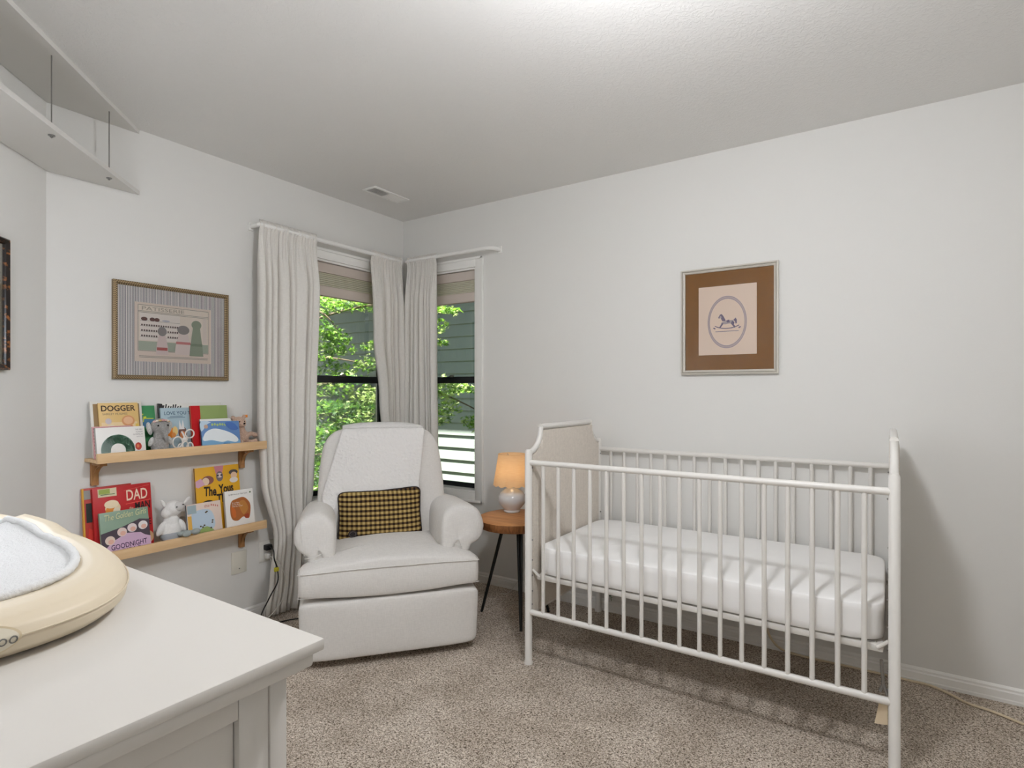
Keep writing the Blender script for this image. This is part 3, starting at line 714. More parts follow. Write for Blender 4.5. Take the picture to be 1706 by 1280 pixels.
P.poly([(.0, .0), (w, 0), (w, h*.28), (.0, h*.42)], (120, 166, 202)); P.poly(smooth_closed([(.006, h*.30), (.02, h*.58), (.06, h*.72), (.11, h*.66), (.16, h*.50), (.186, h*.30), (.170, h*.2), (.13, h*.26), (.10, h*.22), (.05, h*.30)], 4), (226, 232, 236)); P.poly(smooth_closed([(.0, h*.62), (.03, h*.88), (.05, h*.96), (.0, h)], 3), (190, 210, 226)); P.k += 1; [P.ell(.056+i*.013, h*(.87+.012*math.sin(i*2.3)), .0055, .0065, (178, 200, 120), 8, True) for i in range(7)]; P.poly(smooth_closed([(.12, h*.92), (.16, h*.95), (.19, h*.7), (.15, h*.66)], 3), (74, 110, 176)); P.ell(.024, h*.80, .010, .010, (190, 160, 140)); P.poly([(.09, 0), (.11, h*.2), (.14, h*.18), (.15, 0)], (80, 132, 180))
P.mb.v and P.mb.build('cover_print', c)
# --- lower ledge
t, c, P, w, h = book('picture_book', 'yellow-spined book at the far left behind the big red one', -1.950, -1.76, SZ2, .812, .052, .018, .012, (176, 54, 44), (214, 160, 50))
P.rect(.012, w, h*.5, h*.78, (44, 50, 48)); P.poly([(.008, .02), (w*.4, h*.02), (w*.4, h*.3), (.02, h*.42)], (206, 60, 50)); P.poly([(.008, h*.12), (.03, h*.2), (.05, h*.14), (.04, h*.06)], (226, 222, 216)); P.rect(.006, .03, h*.84, h*.97, (150, 150, 146)); P.rect(0, .006, 0, h, (214, 166, 66))
P.mb.build('cover_print', c)
t, c, P, w, h = book('picture_book', 'large red book with white and black lettering on the lower ledge', -1.918, -1.686, SZ2, .808, .071, .034, .012, (184, 30, 34))
P.rect(.02, .092, h*.86, h*.985, (216, 206, 176)); P.rect(.024, .066, h*.905, h*.975, (160, 176, 90)); P.rect(.03, .085, h*.888, h*.9, (90, 120, 70)); P.text('DAD', w*.56, h*.76, .086, .048, (240, 214, 190), .012); P.text('the', w*.60, h*.62, .016, .012, (236, 210, 180)); P.text('MAN', w*.70, h*.60, .062, .036, (40, 26, 26), .02); P.text('in', w*.84, h*.47, .02, .03, (110, 20, 24), .02); P.text('ME', w*.84, h*.34, .03, .03, (90, 20, 24), .02)
P.k += 1; P.line(w*.52, h*.92, w*.97, h*.965, .003, (208, 80, 74)); P.line(w*.54, h*.71, w*.98, h*.735, .003, (226, 90, 80))
P.ell(w*.32, h*.68, .030, .028, (232, 208, 170)); P.ell(w*.28, h*.62, .02, .03, (222, 140, 60)); P.ell(w*.30, h*.74, .028, .018, (240, 222, 190)); P.ell(w*.38, h*.63, .014, .016, (226, 214, 190)); P.ell(w*.92, .045, .018, .026, (210, 170, 130))
P.mb.build('cover_print', c)
t, c, P, w, h = book('picture_book', 'sage green and pink book with pale sleeping heads in front of the red one', -1.906, -1.714, SZ2, .704, .108, .071, .013, (134, 158, 138))
P.poly([(0, 0), (w, 0), (w, h*.70), (w*.8, h*.74), (w*.45, h*.62), (0, h*.52)], (76, 66, 76)); P.poly([(0, 0), (w, 0), (w, h*.25), (w*.8, h*.42), (w*.5, h*.46), (w*.2, h*.3), (0, h*.1)], (206, 176, 200))
for (a, b, c1) in ((.17, .35, (222, 204, 190)), (.42, .50, (226, 206, 200)), (.63, .56, (224, 210, 210)), (.86, .58, (226, 222, 222))): P.ell(w*a, h*b, .019, .019, c1); P.ell(w*a+.003, h*b-.006, .011, .010, (222, 176, 160))
P.poly([(w*.2, 0), (w, 0), (w, h*.3), (w*.7, h*.42), (w*.42, h*.38), (w*.25, h*.2)], (204, 172, 200)); P.text('The Golden Girls', w*.10, h*.80, w*.86, .026, (206, 206, 160), .004, .05, .3); P.text('GOODNIGHT', w*.18, h*.12, w*.74, .022, (66, 44, 78), .012, .03); P.text('GIRLS', w*.36, h*.005, w*.42, .020, (66, 44, 78), .012, .03)
P.mb.build('cover_print', c)
t, c, P, w, h = book('picture_book', 'tall mustard yellow book with black lettering under the ledge bracket', -1.485, -1.258, SZ2, .848, .075, .035, .013, (222, 168, 36), (120, 84, 40))
P.poly([(w*.42, h), (w*.46, h*.88), (w*.60, h*.88), (w*.64, h)], (196, 130, 140)); P.ell(w*.54, h*.84, .018, .026, (116, 104, 108)); P.ell(w*.54, h*.855, .014, .012, (212, 196, 196))
for (a, b) in ((.50, .855), (.58, .855)): P.ell(w*a, h*b, .005, .006, (70, 62, 66))
P.ell(w*.27, h*.80, .030, .022, (140, 90, 82)); P.ell(w*.22, h*.785, .018, .019, (226, 200, 176)); P.poly([(0, h*.80), (w*.12, h*.84), (w*.2, h*.74), (w*.05, h*.70), (0, h*.72)], (214, 170, 190)); P.ell(w*.86, h*.88, .024, .014, (78, 74, 72)); P.ell(w*.87, h*.83, .017, .018, (222, 190, 160)); P.ell(w*.86, h*.76, .022, .014, (222, 214, 206))
P.text('The', w*.16, h*.565, w*.28, .048, (44, 34, 32), .03, -.06); P.text('Yous', w*.50, h*.575, w*.34, .046, (44, 34, 32), .03, .03); P.text('Th', w*.44, h*.44, w*.2, .044, (44, 34, 32), .03); P.text('U', w*.6, h*.30, w*.12, .044, (44, 34, 32), .03); P.ell(w*.24, h*.46, .028, .014, (44, 40, 40)); P.ell(w*.24, h*.42, .020, .020, (196, 190, 190)); P.ell(w*.24, h*.42, .009, .009, (230, 226, 224)); P.poly([(w*.06, h*.3), (w*.12, h*.38), (w*.36, h*.38), (w*.42, h*.3)], (150, 146, 150))
P.mb.build('cover_print', c)
t, c, P, w, h = book('board_book', 'small pastel pink and blue book in front of the mustard one', -1.545, -1.378, SZ2, .680, .1005, .075, .013, (226, 208, 196), (90, 116, 132))
P.poly(smooth_closed([(.022, .03), (.02, h*.68), (.06, h*.80), (.11, h*.76), (.13, h*.5), (.12, .03)], 4), (186, 204, 220)); P.poly(smooth_closed([(.05, .0), (.05, .03), (.09, .045), (.125, .02), (.12, 0)], 3), (150, 172, 104)); P.rect(.002, .020, 0, h*.66, (226, 176, 84)); P.rect(.002, .045, h*.72, h*.97, (160, 178, 184)); P.text('the', .084, h*.85, .026, .014, (206, 138, 128), .006); P.k += 1; [P.ell(.120+i*.010, h*(.90-.018*i), .0035, .0055, (206, 138, 128), 8, True) for i in range(4)]
P.k += 1
for (a, b) in ((.06, .05), (.07, .045), (.078, .052), (.118, .06), (.11, .035), (.095, h*.72), (.09, h*.7), (.12, .07)): P.ell(a, b, .005, .004, (84, 74, 60), 8, True)
P.mb.build('cover_print', c)
t, c, P, w, h = book('board_book', 'white board book with a brown painted patch nearest the curtain', -1.362, -1.210, SZ2, .716, .1115, .080, .016, (234, 232, 228), (188, 186, 182), roll=.015)
P.poly(smooth_closed([(.022, h*.52), (.032, h*.72), (.06, h*.78), (.10, h*.80), (.13, h*.64), (.132, h*.44), (.12, h*.24), (.09, h*.30), (.06, h*.22), (.03, h*.28)], 4), (166, 98, 50)); P.poly(smooth_closed([(.07, h*.66), (.10, h*.72), (.12, h*.5), (.09, h*.36)], 4), (184, 124, 60)); P.poly(smooth_closed([(.03, h*.6), (.05, h*.5), (.05, h*.32), (.034, h*.34)], 4), (196, 104, 46)); P.poly(smooth_closed([(.098, h*.34), (.12, h*.36), (.118, h*.25), (.10, h*.26)], 4), (158, 66, 40))
P.text('by Bill Martin Jr / Eric Carle', .020, h*.875, .10, .009, (104, 100, 98)); P.ell(w-.016, h*.91, .005, .004, (80, 110, 70))
for i, (tx, ww) in enumerate((('Brown Bear,', .040), ('Brown Bear,', .044), ('What Do You See?', .056))): P.text(tx, .034, h*(.665-.045*i), ww, .007, (226, 214, 200))
P.mb.build('cover_print', c)

# ------------------------------------------------------------ soft toys
def plush(col, name, var=.10): return mat(name, col, .95, bump=.5, bscale=420, spec=.05, var=var, vscale=160, sheen=.3)
def toy(name, label, loc, rz=0): return thing(name, label, 'soft toy', loc, rz, group='soft toys on the wall shelves')
GREYP = plush((150, 148, 146), 'grey_plush'); TANP = plush((184, 156, 138), 'tan_plush'); WHITEPL = plush((232, 231, 229), 'white_plush', .02); PALEG = plush((188, 188, 186), 'pale_grey_plush')
FELT = mat('grey_felt', (160, 164, 168), .9, bump=.3, bscale=500); BEAD = mat('black_bead', (20, 18, 18), .2)
def skin(t, name, ells, m, voxel=.0035, fz=.0012, **k):
    vs, fs = blob(ells, voxel); mb = MB(); mb.add(fuzz(vs, fz, 260), fs, m, True); return mb.build(name, t, local=True, sharp=0, **k)
# elephant, sitting, facing the room
t = toy('toy_elephant', 'grey plush elephant with a flower crown sitting on the upper ledge', (.082, -1.668, SZ1+.0008))
skin(t, 'body', [((0, 0, .045), (.028, .040, .044)), ((.004, 0, .085), (.024, .028, .03)), ((.004, 0, .128), (.032, .040, .036)), ((.028, .004, .112), (.018, .02, .022)), ((.036, .008, .090), (.011, .012, .02)), ((.040, .012, .070), (.008, .009, .014)), ((.012, .022, .016), (.018, .014, .015)), ((.012, -.022, .016), (.018, .014, .015))], GREYP)
for s in (-1, 1):
    e = skin(t, 'ear', [((-.002, s*.043, .118), (.008, .013, .032), (s*-.22, 0, 0))], PALEG)
    skin(t, 'arm', [((.010, s*.041, .058), (.011, .011, .024), (s*.35, 0, 0))], PALEG)
    mb = MB(); mb.ell((.034, s*.021, .132), (.003, .0038, .0042), BEAD); mb.build('eye', t, local=True)
mb = MB()
fc = [(222, 186, 182), (232, 222, 208), (206, 176, 122), (214, 160, 160)]
for i in range(7):
    a = (i-3)*.36
    mb.ell((.004+.030*math.cos(a), .034*math.sin(a), .152+.004*math.cos(a*2)), (.006, .007, .005), mat('crown_flower_%d' % (i % 4), fc[i % 4], .8), nu=10, nv=6)
mb.build('flower_crown', t, local=True)
# bear
t = toy('toy_bear', 'small tan plush bear with an orange ear tag at the end of the upper ledge', (.052, -1.250, SZ1+.0008))
skin(t, 'body', [((0, 0, .046), (.032, .036, .044)), ((0, -.006, .085), (.022, .024, .026)), ((.004, -.016, .125), (.031, .035, .031)), ((.030, -.012, .115), (.015, .016, .013)), ((0, -.048, .150), (.008, .013, .013)), ((0, .014, .155), (.008, .012, .012)),
                 ((.010, .038, .062), (.013, .026, .013), (.25, 0, 0)), ((.014, .068, .056), (.014, .018, .013)), ((.03, .040, .018), (.026, .016, .016), (0, 0, .5)), ((.042, .052, .022), (.011, .014, .018)), ((.030, -.026, .018), (.024, .016, .016)), ((.006, -.040, .066), (.012, .014, .024))], TANP)
mb = MB(); mb.ell((.044, -.011, .120), (.003, .006, .0045), BEAD); mb.build('nose', t, local=True)
for s in (-1, 1):
    mb = MB(); mb.ell((.0305, -.016+s*.013, .130), (.003, .0032, .0036), BEAD); mb.build('eye', t, local=True)
mb = MB(); mb.box(.004, .006, .014, .030, .150, .164, mat('orange_tag', (222, 132, 40), .6), .0005, M=Matrix.Rotation(0, 4, 'X')); mb.build('ear_tag', t, local=True)
# white ring toy
t = thing('ring_toy', 'white octopus-like teething toy with looping arms on the upper ledge', 'toy', (.098, -1.566, SZ1+.0008))
RUB = mat('white_silicone', (224, 220, 214), .45)
mb = MB()
def loop(cx, cz, rx, rz, a0=0, a1=2*PI, n=22, dx=0):
    full = a1-a0 > 6.2
    pts = [(dx, cx+rx*math.cos(a0+(a1-a0)*i/n), cz+rz*math.sin(a0+(a1-a0)*i/n)) for i in range(n if full else n+1)]
    mb.tube(pts, .0033, RUB, 8, closed=full)
for (cx, cz, rx, rz, dx) in ((.026, .085, .020, .020, 0), (-.030, .048, .022, .026, .001), (.004, .028, .014, .022, .0035), (.028, .024, .014, .018, -.001), (-.014, .022, .012, .018, -.004)):
    loop(cx, cz, rx, rz, dx=dx)
mb.ell((0, .004, .060), (.007, .013, .011), RUB); mb.tube([(0, .004, .06), (0, -.004, .085), (0, -.012, .098)], .004, RUB, 8)
mb.build('loops', t, local=True)
# white lamb with shorts on the lower ledge
t = toy('toy_lamb', 'white plush lamb in grey shorts sitting with its feet over the lower ledge', (.068, -1.606, SZ2+.0008))
skin(t, 'body', [((-.004, -.004, .055), (.036, .046, .054)), ((-.002, -.004, .100), (.027, .034, .03)), ((0, .004, .158), (.036, .041, .037)), ((0, -.022, .140), (.026, .026, .026)),
                 ((.004, -.052, .070), (.015, .015, .036), (-.45, 0, 0)), ((.004, .044, .070), (.015, .015, .036), (.42, 0, 0))], WHITEPL, fz=.0006)
skin(t, 'face', [((.020, .018, .165), (.022, .028, .024))], mat('pale_grey_face_felt', (206, 204, 202), .9), fz=.0003)
for s, c0, rr in ((-1, (.002, -.040, .185), (.5)), (1, (.010, .062, .188), (-.75))):
    skin(t, 'ear', [(c0, (.007, .009, .024), (rr, 0, 0))], WHITEPL, fz=.0004)
mb = MB(); mb.ell((.040, .002, .168), (.002, .0028, .003), BEAD); mb.build('eye', t, local=True)
mb = MB(); mb.ell((.041, .030, .176), (.002, .005, .0018), BEAD); mb.build('mouth', t, local=True)
skin(t, 'shorts', [((0, -.004, .030), (.040, .049, .029)), ((.012, -.012, .014), (.034, .034, .0135))], FELT, fz=.0003)
FOOTF = mat('grey_foot_felt', (158, 166, 164), .9)
skin(t, 'leg', [((.045, .020, .038), (.030, .012, .011), (0, .05, .5)), ((.070, .032, .040), (.016, .020, .014))], FOOTF, fz=.0003)
skin(t, 'leg', [((.045, .045, .042), (.034, .011, .010), (0, 0, .8)), ((.062, .078, .042), (.018, .026, .014), (0, 0, .5))], FOOTF, fz=.0003)

# ------------------------------------------------------------ outlets and cords by the curtain
t = thing('wall_plate', 'blank ivory cover plate under the lower ledge', 'wall plate', (0, -1.235, .32))
m = MB(); m.box(.0005, .006, -1.277, -1.193, .263, .380, IVORY, .002); m.build('plate', t)
m = MB(); m.lathe([(0, -.001), (.003, -.001), (.003, .001), (0, .0015)], (0, 0, 0), CHROME, 10, M=Matrix.Translation((.0065, -1.235, .288)) @ Matrix.Rotation(PI/2, 4, 'Y')); m.build('screw', t)
t = thing('wall_outlet', 'white power outlet half hidden by the long curtain', 'outlet', (0, -1.075, .345))
m = MB(); m.box(.0005, .006, -1.119, -1.031, .288, .402, WHITEP, .002); m.build('plate', t)
for z in (.370, .320):
    m = MB(); m.box(.006, .0085, -1.095, -1.058, z-.017, z+.017, WHITEP, .003)
    for dy in (-.008, .004): m.box(.0085, .0088, -1.078+dy, -1.075+dy, z-.007, z+.006, DARK)
    m.build('socket', t)
BLK = mat('black_rubber', (24, 23, 23), .5); WCORD = mat('white_cord', (214, 211, 204), .5)
t = thing('power_cord', 'black plug and cord hanging from the outlet to the carpet', 'cord', (.08, -1.10, .01))
m = MB(); m.box(.009, .040, -1.098, -1.060, .354, .384, BLK, .005); m.build('plug', t)
m = MB(); m.tube(spline([(.036, -1.080, .372), (.09, -1.09, .365), (.135, -1.115, .33), (.14, -1.10, .275), (.14, -1.098, .205), (.14, -1.145, .135), (.14, -1.195, .055), (.15, -1.20, .008), (.18, -1.16, .006), (.21, -1.08, .007), (.26, -1.02, .009), (.30, -.99, .007)], 8), .0036, BLK, 8); m.build('cord', t)
m = MB(); m.box(.134, .148, -1.118, -1.094, .262, .284, mat('yellow_tag', (214, 206, 60), .6), .003); m.build('tag', t, label='small yellow tag')
t = thing('power_cord', 'thin white cord looping from the lower socket over the curtain', 'cord', (.08, -1.10, .01))
m = MB(); m.box(.009, .034, -1.092, -1.064, .306, .334, WHITEP, .005); m.build('plug', t)
m = MB(); m.tube(spline([(.03, -1.078, .322), (.09, -1.08, .315), (.14, -1.07, .27), (.145, -1.05, .18), (.145, -1.08, .09), (.15, -1.14, .045), (.155, -1.20, .02), (.17, -1.26, .006)], 8), .0026, WCORD, 8); m.build('cord', t)
m = MB(); m.tube(spline([(.03, -1.072, .314), (.05, -1.075, .28), (.06, -1.085, .2), (.07, -1.11, .11), (.08, -1.135, .03), (.09, -1.14, .005)], 8), .0024, WCORD, 8); m.build('cord', t)

# cord along the baseboard behind and beyond the crib
t = thing('extension_cord', 'long white cord on the carpet running past the crib towards the right', 'cord', (3.1, -.07, .006))
m = MB(); m.tube(spline([(2.40, -.022, .16), (2.41, -.024, .08), (2.46, -.026, .02), (2.56, -.024, .006), (2.75, -.022, .006), (2.95, -.022, .006), (3.03, -.024, .006), (3.09, -.06, .006), (3.15, -.112, .006), (3.215, -.13, .006), (3.305, -.178, .006), (3.5, -.30, .006), (3.8, -.32, .006)], 8), .0052, mat('cream_cord', (216, 200, 172), .5), 8)
m.build('cord', t)
t = thing('leafy_sprig', 'tiny dark green sprig by the baseboard under the crib', 'plant', (1.55, -.03, .066))
m = MB(); rnd = random.Random(4); GRN = mat('sprig_green', (44, 96, 52), .6)
m.tube([(1.60, -.012, .064), (1.60, -.02, .10), (1.605, -.022, .14)], .0015, GRN, 6)
for i in range(9):
    a = i*2.4; c = Vector((1.60, -.02, .085+i*.007)); d = Vector((math.cos(a)*.016, math.sin(a)*.006-.004, .004))
    s = Vector((-d.y, d.x, 0)).normalized()*.006
    m.add([c, c+d*.5+s, c+d, c+d*.5-s, c+d*.5+Vector((0, 0, .001))], [[0, 1, 4], [1, 2, 4], [2, 3, 4], [3, 0, 4]], GRN)
m.build('leaves', t)

# ------------------------------------------------------------ crib
X0, X1, YC0, YC1 = 1.53, 2.905, -.773, -.032
t = crib = thing('baby_crib', 'white metal baby crib with spindle sides and ribbed end panels', 'crib', ((X0+X1)/2, (YC0+YC1)/2, 0))
RAD = .0165
PANEL = weave_mat('ribbed_panel_fabric', (204, 196, 186), 500, .03)
def arch(x):
    pts = []
    r = .108; zt = 1.062
    for i in range(9):
        a = PI/2*i/8; pts.append((x, YC0+r*math.sin(a), zt-r*math.cos(a)))
    r2 = [(x, YC1-(p[1]-YC0), p[2]) for p in pts][::-1]
    return pts, r2
def topz(y):
    r = .108; zt = 1.062
    d = min(y-YC0, YC1-y)
    if d < r: return zt-math.sqrt(max(0, r*r-d*d))
    return zt
for xi, x in enumerate((X0, X1)):
    s = 1 if xi == 0 else -1
    root = MB()
    l, r = arch(x)
    root.tube(l+[(x, l[-1][1], 1.066)], .013, CRIBW, 12); root.tube([(x, l[-1][1]-.002, 1.066), (x, r[0][1]+.002, 1.066)], .0135, CRIBW, 12); root.tube([(x, r[0][1], 1.066)]+r, .013, CRIBW, 12)
    e = root.build('headboard_frame' if xi == 0 else 'footboard_frame', crib)
    m = MB(); m.tube([(x, YC0, .225), (x, YC1, .225)], .010, CRIBW, 10); m.build('end_rail', crib)
    for y in (YC0, YC1):
        m = MB(); m.lathe([(.0, 0), (.019, 0), (.020, .006), (.0175, .014), (RAD, .016), (RAD, .958), (.012, .968), (0, .970)], (x, y, 0), CRIBW, 20); p = m.build('leg', crib)
        sy = 1 if y == YC0 else -1
        for z in (.885, .56, .47, .40, .33, .27):
            m = MB(); m.ell((x+s*.0165, y+sy*.006, z), (.004, .004, .004), CHROME, nu=8, nv=6); m.build('bolt', p)
    # ribbed panel
    m = MB(); nr = 76; per = 6; ya, yb = YC0+.022, YC1-.022; rows = 10
    vs = []; N = nr*per
    for side in (0, 1):
        for i in range(N+1):
            y = ya+(yb-ya)*i/N; off = .012+.0028*abs(math.sin(PI*i/per))
            zt = topz(y)-.012
            for j in range(rows+1):
                vs.append((x+(off if side == 0 else -off), y, .232+(zt-.232)*j/rows))
    R = rows+1; fs = []
    for side in (0, 1):
        b = side*(N+1)*R
        for i in range(N):
            for j in range(rows): fs.append([b+i*R+j, b+(i+1)*R+j, b+(i+1)*R+j+1, b+i*R+j+1])
    b = (N+1)*R
    for i in range(N): fs.append([i*R+rows, (i+1)*R+rows, b+(i+1)*R+rows, b+i*R+rows]); fs.append([i*R, (i+1)*R, b+(i+1)*R, b+i*R])
    for i in (0, N):
        for j in range(rows): fs.append([i*R+j, i*R+j+1, b+i*R+j+1, b+i*R+j])
    m.add(vs, fs, PANEL, True); m.build('headboard_panel' if xi == 0 else 'footboard_panel', crib, sharp=60)
for y in (YC0, YC1):
    m = MB(); m.tube([(X0+.01, y, .910), (X1-.01, y, .910)], .0125, CRIBW, 14); m.build('top_rail', crib)
    m = MB(); m.tube([(X0+.01, y, .236), (X1-.01, y, .236)], .0125, CRIBW, 14); m.build('bottom_rail', crib)
    for i in range(17):
        xx = 1.607+i*.076
        m = MB(); m.tube([(xx, y, .236), (xx, y, .910)], .0085, CRIBW, 10); m.build('spindle', crib)
m = MB()
m.box(X0+.03, X1-.03, YC0+.025, YC0+.045, .378, .402, CRIBW, .004); m.box(X0+.03, X1-.03, YC1-.045, YC1-.025, .378, .402, CRIBW, .004)
m.box(X0+.03, X0+.05, YC0+.045, YC1-.045, .378, .402, CRIBW, .004); m.box(X1-.05, X1-.03, YC0+.045, YC1-.045, .378, .402, CRIBW, .004)
m.box(X0+.05, X1-.05, YC0+.045, YC1-.045, .396, .402, CRIBW)
m.build('mattress_base', crib)
for x, s in ((X0, 1), (X1, -1)):
    for y, sy in ((YC0, 1), (YC1, -1)):
        m = MB(); m.tube([(x+s*.014, y+sy*.012, .425), (x+s*.045, y+sy*.026, .392)], .006, CRIBW, 8); m.build('base_bracket', crib)
m = MB(); m.tube([(X1-.035, YC0+.012, .36), (X1-.030, YC0+.016, .28), (X1-.040, YC0+.016, .255)], .005, CHROME, 8); m.tube([(X1-.030, YC0+.016, .28), (X1-.018, YC0+.01, .25)], .005, CHROME, 8); m.build('stabilizer_hook', crib)
m = MB(); m.grid(lambda u, v: (X1-.042+.024*u-.012*v*(1-u), YC0+.004+.004*math.sin(u*3+v*2), .222-.072*v+.01*u), 6, 8, mat('paper_tag', (206, 188, 160), .8)); m.build('paper_tag', crib, label='cream paper tag')
# mattress
t = thing('crib_mattress', 'white mattress with a fitted sheet lying in the crib', 'mattress', ((X0+X1)/2, (YC0+YC1)/2, .402))
cx, cy = (X0+X1)/2, (YC0+YC1)/2; hx, hy = (X1-X0)/2-.026, (YC1-YC0)/2-.017
ol = ellipse(cx, cy, hx, hy, 160, 14)
def mf(a, b, d):
    z = .468+d
    e = max(abs(a-cx)/hx, abs(b-cy)/hy)
    wv = noise.noise(Vector((a*9, b*3, d*26)))*.006*min(1, max(0, (e-.80)*6)) + .004*noise.noise(Vector((a*2.2, b*14, 0)))*(1 if d > .03 else 0)*max(0, e-.3)
    sx = (a-cx)/max(1e-6, hx); sy = (b-cy)/hy
    return (a+wv*sx*.3, b-abs(wv)*math.copysign(1, sy)*.9, z+wv*.6)
m = MB(); m.puff(ol, (cx, cy), .034, .030, SHEET, mf, mm=12, rings=26, T2=.030, h2=.034); m.build('fitted_sheet', t, sharp=0)

# ------------------------------------------------------------ side table and lamp
TC = (1.20, -.369)
t = thing('side_table', 'small round wooden side table on black splayed legs', 'side table', (TC[0], TC[1], 0))
rr = lambda a, z: 1+.014*math.sin(3*a+1)+.008*math.sin(5*a+2)
m = MB(); m.lathe([(0, .5505), (.15, .5505), (.204, .5500), (.210, .546)], (TC[0], TC[1], 0), TABLEW, 64, wob=rr)
m.lathe([(.2101, .5462), (.212, .535), (.209, .520), (.204, .506), (.198, .503), (0, .503)], (TC[0], TC[1], 0), TABLEE, 64, wob=rr)
m.build('tabletop', t)
for k, (fx, fy) in enumerate(((.99, -.400), (1.315, -.50), (1.305, -.20))):
    m = MB(); d = Vector((fx-TC[0], fy-TC[1], 0)).normalized()
    a = Vector((TC[0], TC[1], .503))+d*.075; b = Vector((fx, fy, 0))
    s = Vector((-d.y, d.x, 0))*.010
    m.tube([b, b+(a-b)*.5, a], [.0075, .009, .010], BLACKI, 10)
    if k: m.tube([b+s*.2, a+s*1.8], [.006, .007], BLACKI, 8)
    m.build('leg', t)
LC = (1.112, -.277)
t = thing('table_lamp', 'lit table lamp with a white round base and glowing scalloped amber shade', 'lamp', (LC[0], LC[1], .5512))
CER = mat('white_ceramic', (206, 208, 209), .15, spec=.6)
m = MB(); m.lathe([(0, 0), (.044, 0), (.047, .006), (.045, .014), (.050, .022), (.070, .045), (.079, .068), (.077, .090), (.062, .112), (.040, .126), (.022, .134), (.016, .146), (.014, .150), (0, .150)], (LC[0], LC[1], .5512), CER, 40); m.build('base', t)
m = MB(); m.tube([(LC[0], LC[1], .70), (LC[0], LC[1], .745)], .009, mat('brass', (170, 130, 70), .35, metal=.8), 12); m.build('socket', t)
BULB = mat('lit_bulb', (255, 220, 170), .5, emit=(255, 214, 160), estr=9)
m = MB(); m.ell((LC[0], LC[1], .785), (.022, .022, .030), BULB); m.build('bulb', t)
def shade_mat():
    m = bpy.data.materials.new('amber_shade_fabric'); m.use_nodes = True; nt = m.node_tree; b = nt.nodes['Principled BSDF']
    tc = nt.nodes.new('ShaderNodeTexCoord'); n = nt.nodes.new('ShaderNodeTexNoise'); mp = nt.nodes.new('ShaderNodeMapping'); mp.inputs['Scale'].default_value = (20, 20, 240)
    n.inputs['Scale'].default_value = 1.5; r = nt.nodes.new('ShaderNodeValToRGB'); r.color_ramp.elements[0].color = lin((232, 196, 150)); r.color_ramp.elements[1].color = lin((250, 224, 184))
    nt.links.new(tc.outputs['Object'], mp.inputs[0]); nt.links.new(mp.outputs[0], n.inputs['Vector']); nt.links.new(n.outputs['Fac'], r.inputs['Fac']); nt.links.new(r.outputs['Color'], b.inputs['Base Color'])
    b.inputs['Roughness'].default_value = .9
    tr = nt.nodes.new('ShaderNodeBsdfTranslucent'); nt.links.new(r.outputs['Color'], tr.inputs['Color']); mx = nt.nodes.new('ShaderNodeMixShader'); mx.inputs['Fac'].default_value = .55
    nt.links.new(b.outputs[0], mx.inputs[1]); nt.links.new(tr.outputs[0], mx.inputs[2]); nt.links.new(mx.outputs[0], nt.nodes['Material Output'].inputs['Surface'])
    return m
m = MB()
def shf(u, v):
    a = 2*PI*u; zb = .708-.008*abs(math.sin(a*7)); z = zb+(.877-zb)*v; k = (z-.708)/(.169); r = .105+(.077-.105)*k
    return (LC[0]+r*math.cos(a), LC[1]+r*math.sin(a), z)
m.grid(shf, 112, 10, shade_mat(), closed_u=True); sh = m.build('lamp_shade', t, sharp=0)
m = MB(); m.tube([(LC[0]+.077*math.cos(a), LC[1]+.077*math.sin(a), .877) for a in [2*PI*i/40 for i in range(40)]], .0018, mat('shade_trim', (232, 196, 146), .8), 6, closed=True)
for k in range(3):
    a = 2*PI*k/3+.4; m.tube([(LC[0]+.076*math.cos(a), LC[1]+.076*math.sin(a), .872), (LC[0]+.012*math.cos(a), LC[1]+.012*math.sin(a), .826)], .0015, CHROME, 6)
m.tube([(LC[0], LC[1], .81), (LC[0], LC[1], .83)], .004, CHROME, 8)
m.build('shade_ring', sh)
m = MB(); m.tube(spline([(LC[0]-.02, LC[1]+.06, .500), (1.06, -.10, .44), (1.075, -.08, .34), (1.085, -.07, .28), (1.08, -.07, .2), (1.04, -.10, .1), (.98, -.12, .02), (.93, -.12, .006)], 8), .0018, WCORD, 6); m.build('cord', t)

# ------------------------------------------------------------ armchair
O = Vector((.994, -1.091, 0)); RZC = math.atan2(.771, .637)
chair = t = thing('armchair', 'off-white upholstered armchair with rolled arms standing in the corner', 'armchair', O, RZC)
# local axes: x = right of the viewer, y = towards the back, z up
m = MB()
ol = ellipse(0, 0, .402, .128, 56, 12)
m.puff(ellipse(0, .168, .404, .128, 110, 16), (0, .168), .108, .018, LINEN, lambda a, b, d: (a*(1-.03*max(0, (-d-.02))/.1), .054+(.02*(1-(b-.168)**2/.0165)*0), b) if False else (a*(.975+.025*min(1, max(0, (b-.04)/.2))), .112-d-.016*math.cos(a/.404*PI/2), b), mm=5, rings=8, T2=.01, h2=.08)
m.build('footrest_panel', t, local=True, sharp=0)
m = MB(); m.puff(ellipse(0, .50, .372, .325, 80, 10), (0, .50), .19, .02, LINEN, lambda a, b, d: (a, b, .25+d), mm=6, rings=5, h2=.185, T2=.02); m.build('chair_body', t, local=True, sharp=0)
m = MB(); m.box(-.30, .30, .16, .72, .0, .048, mat('shadow_gap_black', (22, 20, 19), .8), .01); m.build('shadow_gap_block', t, local=True)  # black block stands in for the shadow gap under the chair
